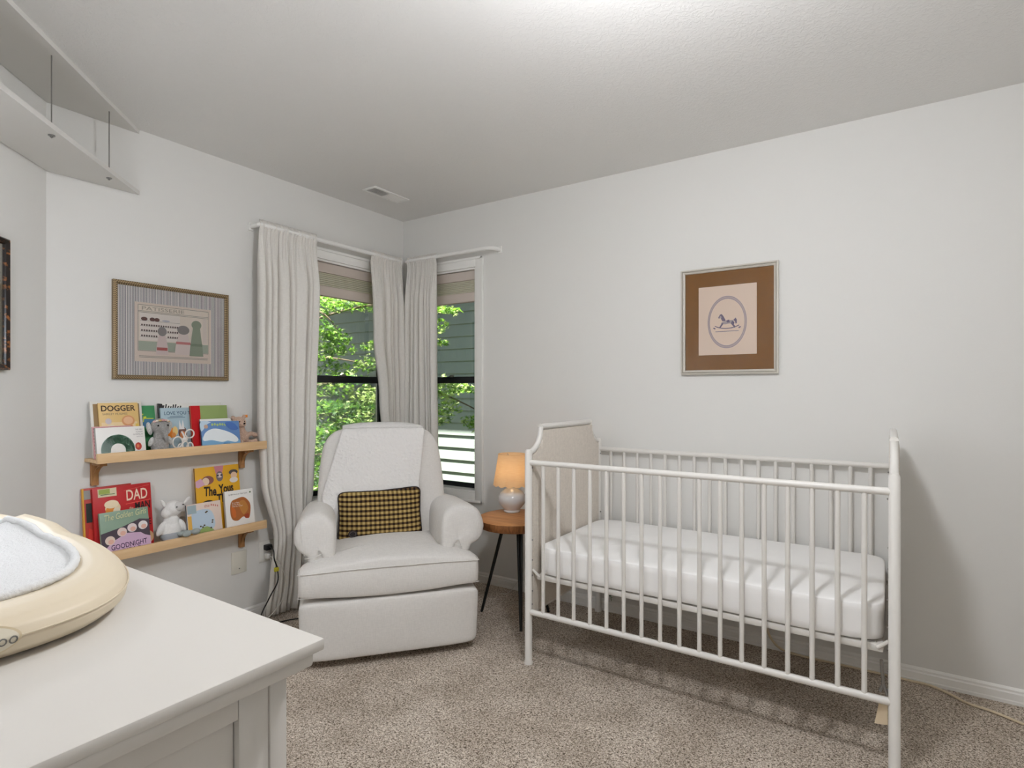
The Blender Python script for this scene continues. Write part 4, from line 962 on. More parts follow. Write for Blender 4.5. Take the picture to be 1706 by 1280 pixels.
# T shaped seat cushion
T = [(-.39, .0), (-.2, -.012), (0, -.016), (.2, -.012), (.39, 0), (.405, .015), (.407, .07), (.400, .118), (.38, .130), (.30, .135), (.262, .15), (.255, .2), (.25, .35), (.24, .50), (.2, .53), (0, .535), (-.2, .53), (-.24, .50), (-.25, .35), (-.255, .2), (-.262, .15), (-.30, .135), (-.38, .130), (-.400, .118), (-.407, .07), (-.405, .015)]
TT = []
for i in range(len(T)):
    a, b = Vector((*T[i], 0)), Vector((*T[(i+1) % len(T)], 0)); k = max(1, int((b-a).length/.03))
    for j in range(k): q_ = a+(b-a)*j/k; TT.append((q_.x, q_.y))
def seatf(a, b, d):
    sc = 1-(a/.42)**2
    z = .372+d*(.72+.28*sc) + .014*sc*(1 if d > 0 else 0)
    z += .006*noise.noise(Vector((a*6, b*6, 2)))*(1 if d > 0 else 0)
    z += (a*.0)
    return (a, b-.012*math.sin(PI*min(1, max(0, (z-.29)/.16)))*(1 if b < .05 else 0), z)
m = MB(); m.puff(TT, (0, .25), .052, .046, LINEN, seatf, mm=5, rings=18, T2=.022, h2=.05); seat = m.build('seat_cushion', t, local=True, sharp=0)
m = MB()
for zz, off in ((.437, 0),):
    pts = [(a, b-.0105 if b < .05 else b, .372+.052*(.72+.28*(1-(a/.42)**2))+(.0)) for a, b in TT if b < .128]
    pts = [p for p in pts]
    left = [p for p in pts if p[0] < 0 and p[1] > .01]; 
pts = [(-.405, .10), (-.408, .06), (-.404, .012), (-.388, -.006), (-.2, -.017), (0, -.022), (.2, -.017), (.388, -.006), (.404, .012), (.408, .06), (.405, .10)]
for zt in (.426, .322):
    m.tube(spline([(a, b-.0035+(.006 if zt < .4 else 0), zt+(.012*(1-(a/.42)**2) if zt > .4 else 0)) for a, b in pts], 6), .0018 if zt > .4 else .0014, LINEN, 8)
m.build('piping', seat, local=True)
# backrest: leaning padded slab
def back_frame(a, b, d):
    """a across, b up the slab (0..0.66), d out to the front"""
    lean = .20
    y0 = .575+lean*b
    z0 = .385+b*math.sqrt(1-lean*lean)
    return Vector((a, y0-d*.98, z0-.0+d*lean*.3))
B = [(-.30, .0), (0, -.01), (.30, 0), (.333, .05), (.345, .2), (.34, .35), (.325, .50), (.305, .575), (.265, .625), (.20, .648), (.1, .656), (0, .658), (-.1, .656), (-.2, .648), (-.265, .625), (-.305, .575), (-.325, .50), (-.34, .35), (-.345, .2), (-.333, .05)]
BO = smooth_closed(B, 4)
m = MB(); m.puff(BO, (0, .33), .035, .055, LINEN, lambda a, b, d: back_frame(a, b, d), mm=3.2, rings=14, T2=.045, h2=.04); m.build('backrest', t, local=True, sharp=0)
# rolled arms
def arm(sgn):
    prof = []
    # cross-section in (x,z), x measured outwards from the seat
    P_ = [(.252, .30), (.250, .42), (.248, .52), (.250, .585), (.268, .632), (.305, .660), (.345, .664), (.392, .645), (.424, .603), (.434, .555), (.424, .512), (.400, .484), (.378, .468), (.370, .44), (.369, .38), (.369, .30)]
    pr = [tuple(p) for p in smooth_closed(P_, 4)]
    cx_, cz_ = .32, .50
    st = [(.118, .0), (.1185, .25), (.120, .55), (.124, .78), (.132, .91), (.145, .975), (.165, 1.0), (.30, 1.0), (.50, .99), (.66, .97), (.72, .94), (.745, .85), (.752, .5), (.753, 0)]
    mb = MB(); vs = []; n = len(pr)
    for y, s in st:
        for a, b in pr:
            droop = -.03*max(0, y-.2)/.5
            tw = 0
            x = cx_+(a-cx_)*s; z = cz_+(b-cz_)*s
            if z > .46: z += droop*(z-.46)/.2
            if sgn > 0 and x > .30: x += .034*min(1, (x-.30)/.10)*(1 if z > .44 else .3)
            fl = noise.noise(Vector((x*14, y*11, z*14+sgn*3)))*.0035
            vs.append((sgn*(x+fl), y-(.012*(1-((b-cz_)/.2)**2) if s < .95 and y < .3 else 0), z+fl))
    fs = []
    for r in range(len(st)-1):
        for k in range(n):
            l = (k+1) % n; fs.append([r*n+k, r*n+l, (r+1)*n+l, (r+1)*n+k])
    mb.add(vs, fs, LINEN, True); o = mb.build('armrest', t, local=True, sharp=0)
    mb = MB(); mb.tube(spline([(sgn*.405+(.03 if sgn > 0 else 0), .122, .625), (sgn*.398+(.03 if sgn > 0 else 0), .112, .57), (sgn*.392+(.03 if sgn > 0 else 0), .112, .52), (sgn*.385+(.02 if sgn > 0 else 0), .120, .475)], 6), .0022, LINEN, 6)
    mb.tube(spline([(sgn*.385, .118, .462), (sgn*.33, .108, .474), (sgn*.28, .112, .498)], 6), .0016, LINEN, 6); mb.build('seam', o, local=True)
arm(-1); arm(1)

# throw blanket over the backrest
QUILT = mat('white_quilted_cotton', (232, 230, 228), .92, spec=.1)
def quilt_nodes(m):
    nt, b = nodes(m); tc = nt.nodes.new('ShaderNodeTexCoord')
    v = nt.nodes.new('ShaderNodeTexVoronoi'); v.inputs['Scale'].default_value = 62
    n = nt.nodes.new('ShaderNodeTexNoise'); n.inputs['Scale'].default_value = 90
    ad = nt.nodes.new('ShaderNodeMath'); ad.operation = 'ADD'
    bp = nt.nodes.new('ShaderNodeBump'); bp.inputs['Strength'].default_value = .75; bp.inputs['Distance'].default_value = .004
    nt.links.new(tc.outputs['Object'], v.inputs['Vector']); nt.links.new(tc.outputs['Object'], n.inputs['Vector'])
    nt.links.new(v.outputs['Distance'], ad.inputs[0]); nt.links.new(n.outputs['Fac'], ad.inputs[1]); nt.links.new(ad.outputs[0], bp.inputs['Height']); nt.links.new(bp.outputs['Normal'], b.inputs['Normal'])
quilt_nodes(QUILT)
tb = thing('throw_blanket', 'white quilted throw draped over the armchair back behind the plaid pillow', 'blanket', O, RZC)
def drape(u, v):
    """u across 0..1, v from behind the back, over the top, down the front"""
    if v < .25:
        k = v/.25; b = .30+.358*k; d = -.100
        b0 = b; 
    elif v < .40:
        k = (v-.25)/.15; a_ = PI*k; d = -.100*math.cos(a_); b0 = .652+.030*math.sin(a_)
    else:
        k = (v-.40)/.60; b0 = .652-.56*k; d = .100
    top_l, top_r = -.215, .240
    k = max(0, (v-.40)/.60)
    l = top_l-.105*min(1, k*1.6)+.02*max(0, k-.75)*4*.9; r = top_r-.075*k
    a = l+(r-l)*u
    # follow the puffed slab
    if v >= .40:
        e = max(abs(a)/.345, abs(b0-.33)/.33)
        d = .035+.055*max(0, 1-min(1, e)**3.2)**(1/3.2)+.010
        if k < .12: d = max(d, .035+.055*.55)
    elif v < .25:
        d = -(.04+.045*max(0, 1-(abs(b0-.33)/.33)**3.2)**(1/3.2)+.008)
    else:
        d = -(.066)*math.cos(PI*(v-.25)/.15); b0 = .628+.050*math.sin(PI*(v-.25)/.15)
        b0 -= .028*(abs(a)/.25)**3
    d += .0035*noise.noise(Vector((a*18, b0*14, 1)))+.002
    return back_frame(a, b0, d)
def drape2(u, v):
    p = drape(u, v)
    return p
m = MB(); m.grid(drape2, 46, 90, QUILT); o = m.build('blanket', tb, local=True, sharp=0)
sd = o.modifiers.new('thick', 'SOLIDIFY'); sd.thickness = .006; sd.offset = 1
sm_ = o.modifiers.new('soft', 'SMOOTH'); sm_.iterations = 4

# plaid lumbar pillow
def plaid():
    m = mat('black_tan_gingham', (150, 130, 84), .9, spec=.1); nt, b = nodes(m)
    tc = nt.nodes.new('ShaderNodeTexCoord'); sx = nt.nodes.new('ShaderNodeSeparateXYZ'); nt.links.new(tc.outputs['Object'], sx.inputs[0])
    g = []
    for ax, sc in (('X', 42), ('Z', 42)):
        mu = nt.nodes.new('ShaderNodeMath'); mu.operation = 'MULTIPLY'; mu.inputs[1].default_value = sc
        fr = nt.nodes.new('ShaderNodeMath'); fr.operation = 'FRACT'; gt = nt.nodes.new('ShaderNodeMath'); gt.operation = 'GREATER_THAN'; gt.inputs[1].default_value = .52
        nt.links.new(sx.outputs[ax], mu.inputs[0]); nt.links.new(mu.outputs[0], fr.inputs[0]); nt.links.new(fr.outputs[0], gt.inputs[0]); g.append(gt)
    m1 = nt.nodes.new('ShaderNodeMixRGB'); m1.inputs['Color1'].default_value = lin((186, 162, 106)); m1.inputs['Color2'].default_value = lin((128, 106, 62))
    m2 = nt.nodes.new('ShaderNodeMixRGB'); m2.inputs['Color1'].default_value = lin((92, 70, 44)); m2.inputs['Color2'].default_value = lin((34, 24, 22))
    m3 = nt.nodes.new('ShaderNodeMixRGB')
    nt.links.new(g[0].outputs[0], m1.inputs['Fac']); nt.links.new(g[0].outputs[0], m2.inputs['Fac']); nt.links.new(g[1].outputs[0], m3.inputs['Fac'])
    nt.links.new(m1.outputs[0], m3.inputs['Color1']); nt.links.new(m2.outputs[0], m3.inputs['Color2']); nt.links.new(m3.outputs[0], b.inputs['Base Color'])
    return m
PL = plaid()
pil_o = Vector(O) + Vector((.637, .771, 0))*(-.020) + Vector((-.771, .637, 0))*.445
tp = thing('lumbar_pillow', 'black and tan checked lumbar pillow propped on the armchair seat', 'pillow', (pil_o.x, pil_o.y, .438), RZC)
hw, hh = .222, .138
po = []
for (a, b) in ellipse(0, 0, 1, 1, 96, 9):
    pin_y = 1-.10*(1-abs(a)**2.0) if b > 0 else 1-.04*(1-abs(a)**2)
    pin_x = 1-.055*(1-abs(b)**2)
    po.append((a*hw*pin_x, b*hh*pin_y+hh))
def pf(a, b, d):
    ln = .30
    roll = .035*a
    return (a, .0+ln*b-d*.95-.0, b*.953+roll+d*ln*.3)
m = MB(); m.puff(po, (0, hh), 0, .058, PL, pf, mm=2.0, rings=14, T2=.05); m.build('cushion', tp, local=True, sharp=0)
m = MB(); m.tube([pf(a*1.004, hh+(b-hh)*1.004, 0) for a, b in po], .0045, mat('dark_piping', (38, 28, 26), .8), 6, closed=True); m.build('piping', tp, local=True)
m = MB(); m.puff(ellipse(-.145, .055, .023, .019, 24), (-.145, .055), .0, .004, mat('dark_patch', (40, 34, 36), .7), lambda a, b, d: pf(a, b, .0478+d+(b-.055)*.30+(a+.145)*.14), rings=3)
m.tube([pf(-.145+.016*math.cos(a), .055+.013*math.sin(a), .0535+.013*math.sin(a)*.3) for a in [2*PI*i/20 for i in range(20)]], .0009, mat('patch_thread', (120, 112, 108), .8), 5, closed=True)
m.build('sewn_patch', tp, local=True)

# ------------------------------------------------------------ dresser in the foreground
DT = .960
dx0, dx1, dy0, dy1 = 1.02, 2.373, -3.06, -2.556
dr = t = thing('dresser', 'large white dresser with an overhanging top in the left foreground', 'dresser', ((dx0+dx1)/2, (dy0+dy1)/2, 0))
m = MB(); m.box(dx0, dx1, dy0, dy1, DT-.013, DT, WPAINT, .0025); m.build('top', t)
m = MB(); m.box(dx0+.008, dx1-.008, dy0+.008, dy1-.008, DT-.030, DT-.0132, WPAINT, .004); m.build('moulding', t)
bx0, bx1, by0, by1 = dx0+.03, dx1-.03, dy0+.02, dy1-.027
for (x, y) in ((bx0, by0), (bx0, by1-.02), (bx1-.034, by0), (bx1-.034, by1-.02)):
    m = MB(); m.box(x, x+.034, y, y+.02, 0, DT-.0303, WPAINT, .001); m.build('leg', t)
for xs, s in ((bx1-.018, 1), (bx0+.004, -1)):
    m = MB()
    x_a, x_b = xs, xs+.014
    y_a, y_b = by0+.0206, by1-.0206
    m.box(x_a, x_b+.002, y_b-.033, y_b, .10, DT-.031, WPAINT, .0006); m.box(x_a, x_b+.002, y_a, y_a+.033, .10, DT-.031, WPAINT, .0006)
    m.box(x_a, x_b+.0015, y_a+.0336, y_b-.0336, DT-.062, DT-.031, WPAINT, .0006); m.box(x_a, x_b+.0015, y_a+.0336, y_b-.0336, .10, .15, WPAINT, .0006)
    m.box(x_a, x_a+.007, y_a+.034, y_b-.034, .15, DT-.06, WPAINT)
    m.build('side_panel', t)
m = MB(); m.box(bx0+.034, bx1-.034, by0+.002, by1-.014, .10, DT-.031, WPAINT); m.build('carcass', t)
cols_ = [(bx0+.04, (bx0+bx1)/2-.004), ((bx0+bx1)/2+.004, bx1-.04)]
zr = [.12, .33, .54, .74, .925]
KN = mat('dark_knob', (60, 54, 48), .4)
for r in range(4):
    cl = cols_ if r < 3 else [(bx0+.04+(bx1-bx0-.08)*k/4+.003, bx0+.04+(bx1-bx0-.08)*(k+1)/4-.003) for k in range(4)]
    for (a, b) in cl:
        m = MB(); m.box(a, b, by1-.014, by1+.002, zr[r]+.003, zr[r+1]-.003, WPAINT, .0015); d_ = m.build('drawer', t)
        for kx in ((a*.75+b*.25, a*.25+b*.75) if b-a > .5 else ((a+b)/2,)):
            m = MB(); m.lathe([(0, .026), (.012, .025), (.016, .018), (.012, .010), (.006, .006), (.006, 0), (0, 0)], (0, 0, 0), KN, 16, M=Matrix.Translation((kx, by1+.002, (zr[r]+zr[r+1])/2)) @ Matrix.Rotation(-PI/2, 4, 'X')); m.build('knob', d_)

# ------------------------------------------------------------ changing pad with its liner
PADX, PADY = 1.742, -2.788
pd = t = thing('changing_pad', 'cream peanut-shaped changing pad with raised rims on the dresser', 'changing pad', (PADX, PADY, DT+.0005))
CREAM = mat('cream_foam', (202, 189, 166), .5, spec=.35)
L2, W2 = .425, .208
def outline(th):
    # half-length along x, half-width along y, waisted
    ca, sa = math.cos(th), math.sin(th)
    p = 2.75
    x = L2*math.copysign(abs(ca)**(2/p), ca); y = W2*math.copysign(abs(sa)**(2/p), sa)
    y *= 1-.04*math.exp(-((x+.08)/.11)**2)
    return x, y
PADK = [(0, .90, 0), (.06, .955, .003), (.16, .992, .013), (.28, 1.0, .024), (.38, .985, .0355), (.46, .955, .043), (.53, .91, .047), (.60, .86, .0465), (.68, .81, .042), (.76, .76, .038), (.85, .68, .031), (.92, .52, .027), (1.0, .0, .025)]
def hump(x, th):
    side = abs(math.sin(th))**1.5
    return 1.0+side*.60*math.exp(-((x+.062)/.080)**6)
def pad_pt(u, v):
    th = 2*PI*u; x, y = outline(th)
    # v 0 : bottom edge -> 1 : centre of bowl; (radial factor, height)
    K = PADK
    for (v0, r0, z0), (v1, r1, z1) in zip(K, K[1:]):
        if v <= v1+1e-9:
            k = (v-v0)/(v1-v0); r = r0+(r1-r0)*k; z = z0+(z1-z0)*k; break
    z *= 1+(hump(x, th)-1)*.45*min(1, z/.03)*(1 if r > .6 else r/.6)
    return (PADX+x*r, PADY+y*r, DT+.0005+z)
m = MB(); m.grid(pad_pt, 120, 60, CREAM, closed_u=True); m.build('foam_body', t, sharp=0)
m = MB(); m.tube([(PADX+outline(2*PI*i/100)[0]*1.0012, PADY+outline(2*PI*i/100)[1]*1.0012, DT+.028) for i in range(100)], .0010, CREAM, 6, closed=True); m.build('mould_seam', t)
LINER = mat('white_terry_liner', (208, 208, 208), .95, bump=.9, bscale=260, spec=.05)
tl = thing('pad_liner', 'white quilted liner lying in the hollow of the cream changing pad', 'liner', (PADX, PADY, DT+.05))
m = MB()
def liner_pt(u, v):
    th = 2*PI*u; x, y = outline(th); r = .785*(1-v)
    p = pad_pt(u, 0)
    # height follows the bowl
    K = [(.86, .0465), (.81, .042), (.76, .038), (.68, .031), (.52, .027), (0, .025)]
    for (r0, z0), (r1, z1) in zip(K, K[1:]):
        if r >= r1-1e-9 and r <= r0+1e-9:
            z = z0+(z1-z0)*(r0-r)/(r0-r1); break
    z *= 1+(hump(x, th)-1)*.45*(1 if r > .6 else r/.6)
    z += .005+.0015*noise.noise(Vector((x*r*40, y*r*40, 0)))
    return (PADX+x*r, PADY+y*r, DT+.0005+z)
m.grid(liner_pt, 120, 22, LINER, closed_u=True); m.build('sheet', tl, sharp=0)
m = MB(); m.tube([liner_pt(i/140, 0) for i in range(140)], [.0052+.0012*(i % 2) for i in range(140)], LINER, 8, closed=True); m.build('stitched_edge', tl, sharp=0)
# oval badge on the rim
bd = MB()
def badge_pt(a, b, lift=0):
    """a along y (towards +y is to the right in view), b up"""
    # find the rim surface at this y and height
    y = PADY+a; s = abs(a)/W2
    x_edge = L2*(max(0, 1-s**2.75))**(1/2.75)
    zz = b
    K = [(0, .90), (.003, .955), (.014, .992), (.028, 1.0), (.043, .985), (.053, .955)]
    r = 1
    for (z0, r0), (z1, r1) in zip(K, K[1:]):
        if zz <= z1: r = r0+(r1-r0)*(zz-z0)/(z1-z0); break
    return Vector((PADX+x_edge*r+lift, PADY+a*r, DT+.0005+zz))
def bdisc(m, ra, rb, lift, mm):
    cxb, czb = -.013, .0275
    pts = [badge_pt(0+cxb, czb, lift)]
    rings = 6; n = 40
    for k in range(1, rings+1):
        for i in range(n):
            an = 2*PI*i/n; pts.append(badge_pt(cxb+ra*k/rings*math.cos(an), czb+rb*k/rings*math.sin(an), lift))
    fs = [[0, 1+i, 1+(i+1) % n] for i in range(n)]
    for k in range(rings-1):
        for i in range(n): fs.append([1+k*n+i, 1+(k+1)*n+i, 1+(k+1)*n+(i+1) % n, 1+k*n+(i+1) % n])
    m.add(pts, fs, mm, True)
bdisc(bd, .040, .0165, .0016, mat('badge_rim', (196, 180, 150), .5)); bdisc(bd, .0375, .0148, .0022, mat('badge_face', (206, 198, 180), .4))
o = bd.build('badge', pd, label='oval badge with grey lettering')
vs, fs = text_mesh('keekaroo', .0)
tm = MB(); tm.add([badge_pt(-.0345+x*.058, .0215+y*.012, .0030) for x, y in vs], fs, mat('badge_lettering', (104, 102, 98), .4)); tm.build('lettering', o)

# ------------------------------------------------------------ ceiling lamp above the photo's top edge
LX, LY, LZ = 2.48, -1.82, 2.17
t = thing('ceiling_light', 'round opal glass ceiling light hanging over the middle of the room', 'ceiling light', (LX, LY, LZ-.1))
DOME = mat('lit_opal_glass', (255, 250, 242), .4, emit=(246, 248, 252), estr=LAMP_STR)
m = MB(); m.lathe([(0, -.022), (.055, -.020), (.06, -.004), (.06, 0), (0, 0)], (LX, LY, H-.0005), WPAINT, 40); m.tube([(LX, LY, H-.02), (LX, LY, LZ+.088)], .006, WPAINT, 10); m.build('canopy', t)
m = MB(); m.ell((LX, LY, LZ), (.09, .09, .09), DOME, nu=32, nv=20); m.build('globe', t)
m = MB(); m.lathe([(.0925*math.sin(a), .0925*math.cos(a)) for a in [math.radians(64*i/8) for i in range(9)]]+[(.0940*math.sin(a), .0940*math.cos(a)) for a in [math.radians(64*i/8) for i in range(8, -1, -1)]], (LX, LY, LZ), CHROME, 32); m.build('cap', t)  # metal cap added to keep direct light off the ceiling above

FX, FY, FZ = 1.105, -2.70, 1.50  # unseen globe lamp added as fill for the left and centre
t = thing('table_lamp', 'added fill light, an unseen lit globe at the far left end of the white dresser', 'lamp', (FX, FY, DT+.0005))
m = MB(); m.lathe([(0, 0), (.075, 0), (.08, .006), (.078, .014), (.015, .022), (0, .022)], (FX, FY, DT+.0005), BLACKI, 32); m.build('base', t)
m = MB(); m.tube([(FX, FY, DT+.02), (FX, FY, FZ-.085)], .009, BLACKI, 12); m.build('pole', t)
m = MB(); m.ell((FX, FY, FZ), (.09, .09, .09), mat('fill_lamp_glass', (255, 250, 242), .4, emit=(240, 246, 255), estr=48), nu=32, nv=20); m.build('globe', t)
m = MB(); m.lathe([(.0925*math.sin(a), .0925*math.cos(a)) for a in [math.radians(66*i/8) for i in range(9)]]+[(.0940*math.sin(a), .0940*math.cos(a)) for a in [math.radians(66*i/8) for i in range(8, -1, -1)]], (FX, FY, FZ), CHROME, 32); m.build('cap', t)  # cap added to keep the fill light off the hanging shelf

# ------------------------------------------------------------ outside
SID = mat('grey_lap_siding', (134, 143, 142), .7, bump=.1, bscale=80)
EX = 3.20
nh = thing('neighbour_house', 'pale lap sided house wall seen through both windows', 'building', (-4, EX, -.6))
m = MB()
z = .627-.17*8
while z < 4.4:
    m.add([(-14, EX-.012, z), (5, EX-.012, z), (5, EX-.028, z), (-14, EX-.028, z), (-14, EX-.010, z+.17), (5, EX-.010, z+.17)],
          [[0, 1, 2, 3], [3, 2, 5, 4]], SID); z += .17
m.box(-14, 5, EX-.01, EX+.15, -1, 4.6, SID)
m.build('siding', nh)
m = MB(); m.box(-14, 5, EX-.78, EX+.2, 3.32, 3.42, mat('eave_paint', (120, 122, 116), .7)); m.build('eave', nh)
m = MB(); m.box(-20, 12, .16, 12, -1.0, -.55, mat('garden_soil', (66, 66, 50), .95, var=.3, vscale=3)); m.box(-20, -.5, -12, .16, -1.0, -.55, mat('garden_soil', (66, 66, 50), .95)); struct('ground', m)

def leaf_mat(name, c1, c2, tc_, fac):
    m = mat(name, c1, .55, spec=.3); nt, b = nodes(m)
    tc = nt.nodes.new('ShaderNodeTexCoord'); n = nt.nodes.new('ShaderNodeTexNoise'); n.inputs['Scale'].default_value = 7
    r = nt.nodes.new('ShaderNodeValToRGB'); r.color_ramp.elements[0].position = .35; r.color_ramp.elements[1].position = .65; r.color_ramp.elements[0].color = lin(c1); r.color_ramp.elements[1].color = lin(c2)
    nt.links.new(tc.outputs['Object'], n.inputs['Vector']); nt.links.new(n.outputs['Fac'], r.inputs['Fac']); nt.links.new(r.outputs['Color'], b.inputs['Base Color'])
    add_translucent(m, tc_, fac); return m
LF = [leaf_mat('maple_leaf', (66, 108, 34), (108, 150, 52), (120, 168, 50), .45), leaf_mat('maple_leaf_dark', (36, 70, 36), (62, 100, 48), (80, 124, 44), .35), leaf_mat('maple_leaf_sunlit', (150, 176, 112), (196, 212, 156), (186, 206, 128), .4)]  # palest copy has sun highlights put into the leaf colour
BARK = mat('maple_bark', (92, 80, 68), .9, bump=.5, bscale=40)
def star(R, rnd):
    pts = []; lobes = [(-118, .55), (-72, .8), (-34, .95), (0, 1.05), (34, .95), (72, .8), (118, .55)]
    prev = None; pts.append((0, -.08))
    for i, (a, l) in enumerate(lobes):
        if i: 
            am = math.radians((lobes[i-1][0]+a)/2); pts.append((.30*math.sin(am), .30*math.cos(am)))
        an = math.radians(a); pts.append((l*math.sin(an), l*math.cos(an)))
    return pts
STAR = star(1, random)
def foliage(mb, clusters, rnd, size=(.03, .05)):
    for (cx_, cy_, cz_, r, flat, n, wts) in clusters:
        for i in range(n):
            while True:
                q = Vector((rnd.uniform(-1, 1), rnd.uniform(-1, 1), rnd.uniform(-1, 1)))
                if q.length < 1: break
            layer = round(q.z*3)/3+rnd.uniform(-.07, .07)
            c = Vector((cx_+q.x*r, cy_+q.y*r, cz_+layer*r*flat - .1*(q.x**2+q.y**2)*r))
            s = rnd.uniform(*size)
            R = Euler((rnd.gauss(0, .5)+.35, rnd.gauss(0, .5), rnd.uniform(0, 2*PI))).to_matrix()
            k = rnd.choices((0, 1, 2), wts)[0]
            vs = [c+R @ Vector((a*s, b*s, -.18*s*(a*a+b*b))) for a, b in STAR]
            mb.add(vs, [list(range(len(vs)))], LF[k])
rnd = random.Random(11)
tr = thing('maple_tree', 'green maple tree outside, its leafy branches crossing both windows', 'tree', (-1.95, .05, -.55))
m = MB(); trunk = spline([(-1.95, .05, -.56), (-1.92, .08, .3), (-1.9, .05, 1.0), (-1.85, .1, 1.6), (-1.8, .15, 2.2), (-1.75, .2, 2.8)], 6)
m.tube(trunk, [.075-.045*i/(len(trunk)-1) for i in range(len(trunk))], BARK, 10); m.build('trunk', tr)
brs = [[(-1.9, .06, 1.1), (-1.5, .5, 1.3), (-1.0, .75, 1.32), (-.5, .82, 1.25), (-.05, .85, 1.1), (.15, .85, .98)],
       [(-1.85, .12, 1.6), (-1.45, .3, 1.85), (-1.1, .6, 2.0), (-.7, .8, 2.02), (-.35, .85, 1.97)],
       [(-1.82, .14, 1.9), (-1.4, .1, 1.95), (-1.15, .2, 1.9), (-1.05, .3, 1.75)],
       [(-1.88, .1, 1.4), (-1.5, .2, 1.5), (-1.2, .25, 1.5)],
       [(-1.9, .08, .8), (-1.5, .4, 1.0), (-1.15, .65, 1.02), (-.8, .85, 1.0), (-.45, .9, .95)],
       [(-1.93, .08, .4), (-1.6, .35, .62), (-1.25, .5, .66), (-.95, .7, .6)],
       [(-1.86, .1, 1.5), (-1.6, .6, 1.55), (-1.4, .95, 1.5)]]
for b in brs:
    p = spline(b, 6); m = MB(); m.tube(p, [.016-.013*i/(len(p)-1) for i in range(len(p))], BARK, 7); m.build('branch', tr)
cl = [
 (-1.2, .25, 2.0, .22, .45, 150, (5, 2, 2)), (-1.2, .55, 2.06, .22, .40, 150, (5, 2, 2)), (-1.15, .85, 2.04, .20, .35, 120, (5, 2, 2)),
 (-1.2, .22, 1.78, .17, .55, 120, (6, 2, 1)), (-1.2, .25, 1.56, .17, .5, 110, (5, 2, 2)), (-1.25, .44, 1.72, .13, .45, 70, (5, 2, 1)),
 (-1.2, .50, 1.60, .10, .4, 40, (5, 1, 2)), (-1.2, .80, 1.66, .12, .4, 50, (4, 1, 4)), (-1.2, .82, 1.50, .18, .5, 130, (4, 1, 6)), (-1.2, .35, 1.66, .2, .6, 120, (5, 1, 3)), (-1.25, .45, 1.44, .20, .3, 80, (5, 2, 3)),
 (-1.15, .25, 1.26, .22, .4, 150, (4, 3, 2)), (-1.1, .62, 1.20, .22, .4, 170, (2, 1, 7)), (-1.2, .85, 1.18, .20, .5, 120, (4, 4, 2)),
 (-1.1, .30, 1.0, .24, .4, 150, (2, 5, 1)), (-1.1, .50, 1.0, .2, .4, 120, (2, 1, 7)), (-1.2, .65, .98, .26, .5, 180, (3, 5, 2)), (-1.2, .88, .86, .2, .5, 120, (3, 5, 1)),
 (-1.1, .30, .72, .25, .45, 170, (2, 5, 1)), (-1.15, .62, .66, .25, .45, 170, (2, 5, 1)), (-1.1, .2, .45, .22, .5, 130, (2, 5, 2)),
 (-.42, .84, 1.96, .14, .3, 70, (5, 1, 3)), (-.26, .84, 1.93, .10, .3, 36, (5, 1, 3)), (-.44, .84, 1.80, .12, .7, 70, (5, 1, 4)), (-.36, .84, 1.66, .07, .5, 16, (4, 1, 3)),
 (-.36, .86, 1.27, .18, .5, 130, (3, 1, 6)), (-.30, .84, 1.16, .12, .5, 50, (3, 1, 6)), (-.14, .86, 1.26, .14, .35, 60, (4, 1, 4)), (-.02, .84, 1.33, .05, .5, 8, (4, 1, 4)),
 (-.40, .88, 1.03, .12, .8, 80, (3, 1, 5)), (-.06, .84, .98, .09, .5, 40, (3, 1, 5)), (.03, .84, .92, .07, .5, 20, (3, 1, 5)), (-.2, .84, 1.08, .06, .5, 12, (3, 1, 4))]
m = MB(); foliage(m, [c[:5]+(int(c[5]*1.6),)+c[6:] for c in cl], rnd, (.024, .043)); m.build('foliage', tr, kind='stuff')
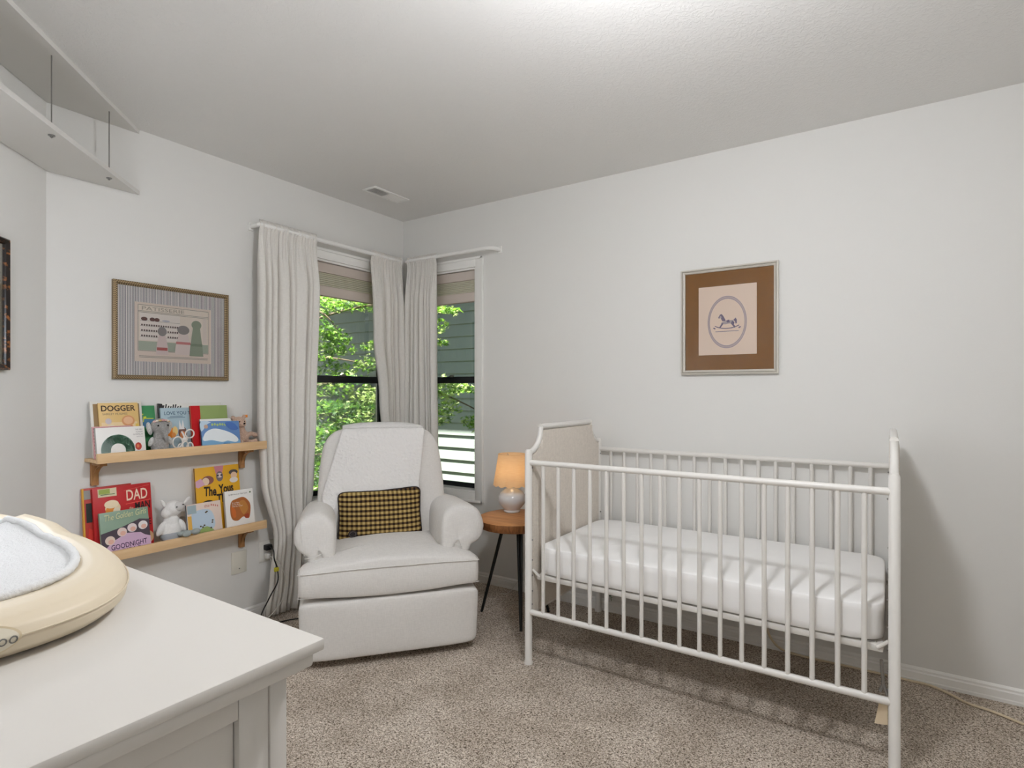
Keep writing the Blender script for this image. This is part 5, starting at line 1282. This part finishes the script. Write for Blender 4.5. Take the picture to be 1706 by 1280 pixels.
s = thing('garden_shrub', 'dense dark green shrub in front of the neighbouring wall, behind the maple', 'shrub', (-2.7, 1.55, -.55))
m = MB(); m.tube(spline([(-2.7, 1.55, -.56), (-2.68, 1.55, -.1), (-2.7, 1.6, .35)], 4), .03, BARK, 8); m.build('stem', s)
m = MB(); foliage(m, [(-2.7, 1.55, .40, .98, 1.0, 5200, (2, 7, 1)), (-2.1, 1.25, .45, .6, 1.0, 1500, (2, 6, 2))], rnd, (.04, .065)); m.build('foliage', s, kind='stuff')

# ------------------------------------------------------------ light, sky, camera
w = bpy.data.worlds.new('sky'); SC.world = w; w.use_nodes = True; nt = w.node_tree
bg = nt.nodes['Background']; sky = nt.nodes.new('ShaderNodeTexSky'); sky.sky_type = 'NISHITA'; sky.sun_disc = False
sky.sun_elevation = math.radians(62); sky.sun_rotation = math.radians(190); sky.air_density = 1.2; sky.dust_density = 2
nt.links.new(sky.outputs[0], bg.inputs['Color']); bg.inputs['Strength'].default_value = .13
sl = bpy.data.lights.new('sun', 'SUN'); sl.energy = 42; sl.angle = .009; sl.color = (1, .94, .82)
so = bpy.data.objects.new('sun', sl); C.objects.link(so); so.rotation_euler = Vector((.30, -1.0, 3.5)).to_track_quat('Z', 'Y').to_euler()
cam = bpy.data.cameras.new('camera'); co = bpy.data.objects.new('camera', cam); C.objects.link(co)
cam.sensor_width = 36; cam.lens = 950.7/1706*36; cam.clip_start = .02
co.location = (2.892, -2.967, 1.232); co.rotation_euler = (PI/2, 0, math.radians(33.49))
cam.shift_y = (652-640)/1706
SC.camera = co
SC.view_settings.view_transform = 'Standard'; SC.view_settings.look = 'None'; SC.view_settings.gamma = 1; SC.view_settings.exposure = .12; SC.view_settings.use_curve_mapping = False
cy_ = SC.cycles
cy_.use_denoising = True; cy_.denoiser = 'OPENIMAGEDENOISE'; cy_.max_bounces = 12; cy_.diffuse_bounces = 8; cy_.transparent_max_bounces = 24
cy_.sample_clamp_indirect = 6; cy_.caustics_reflective = False; cy_.caustics_refractive = False
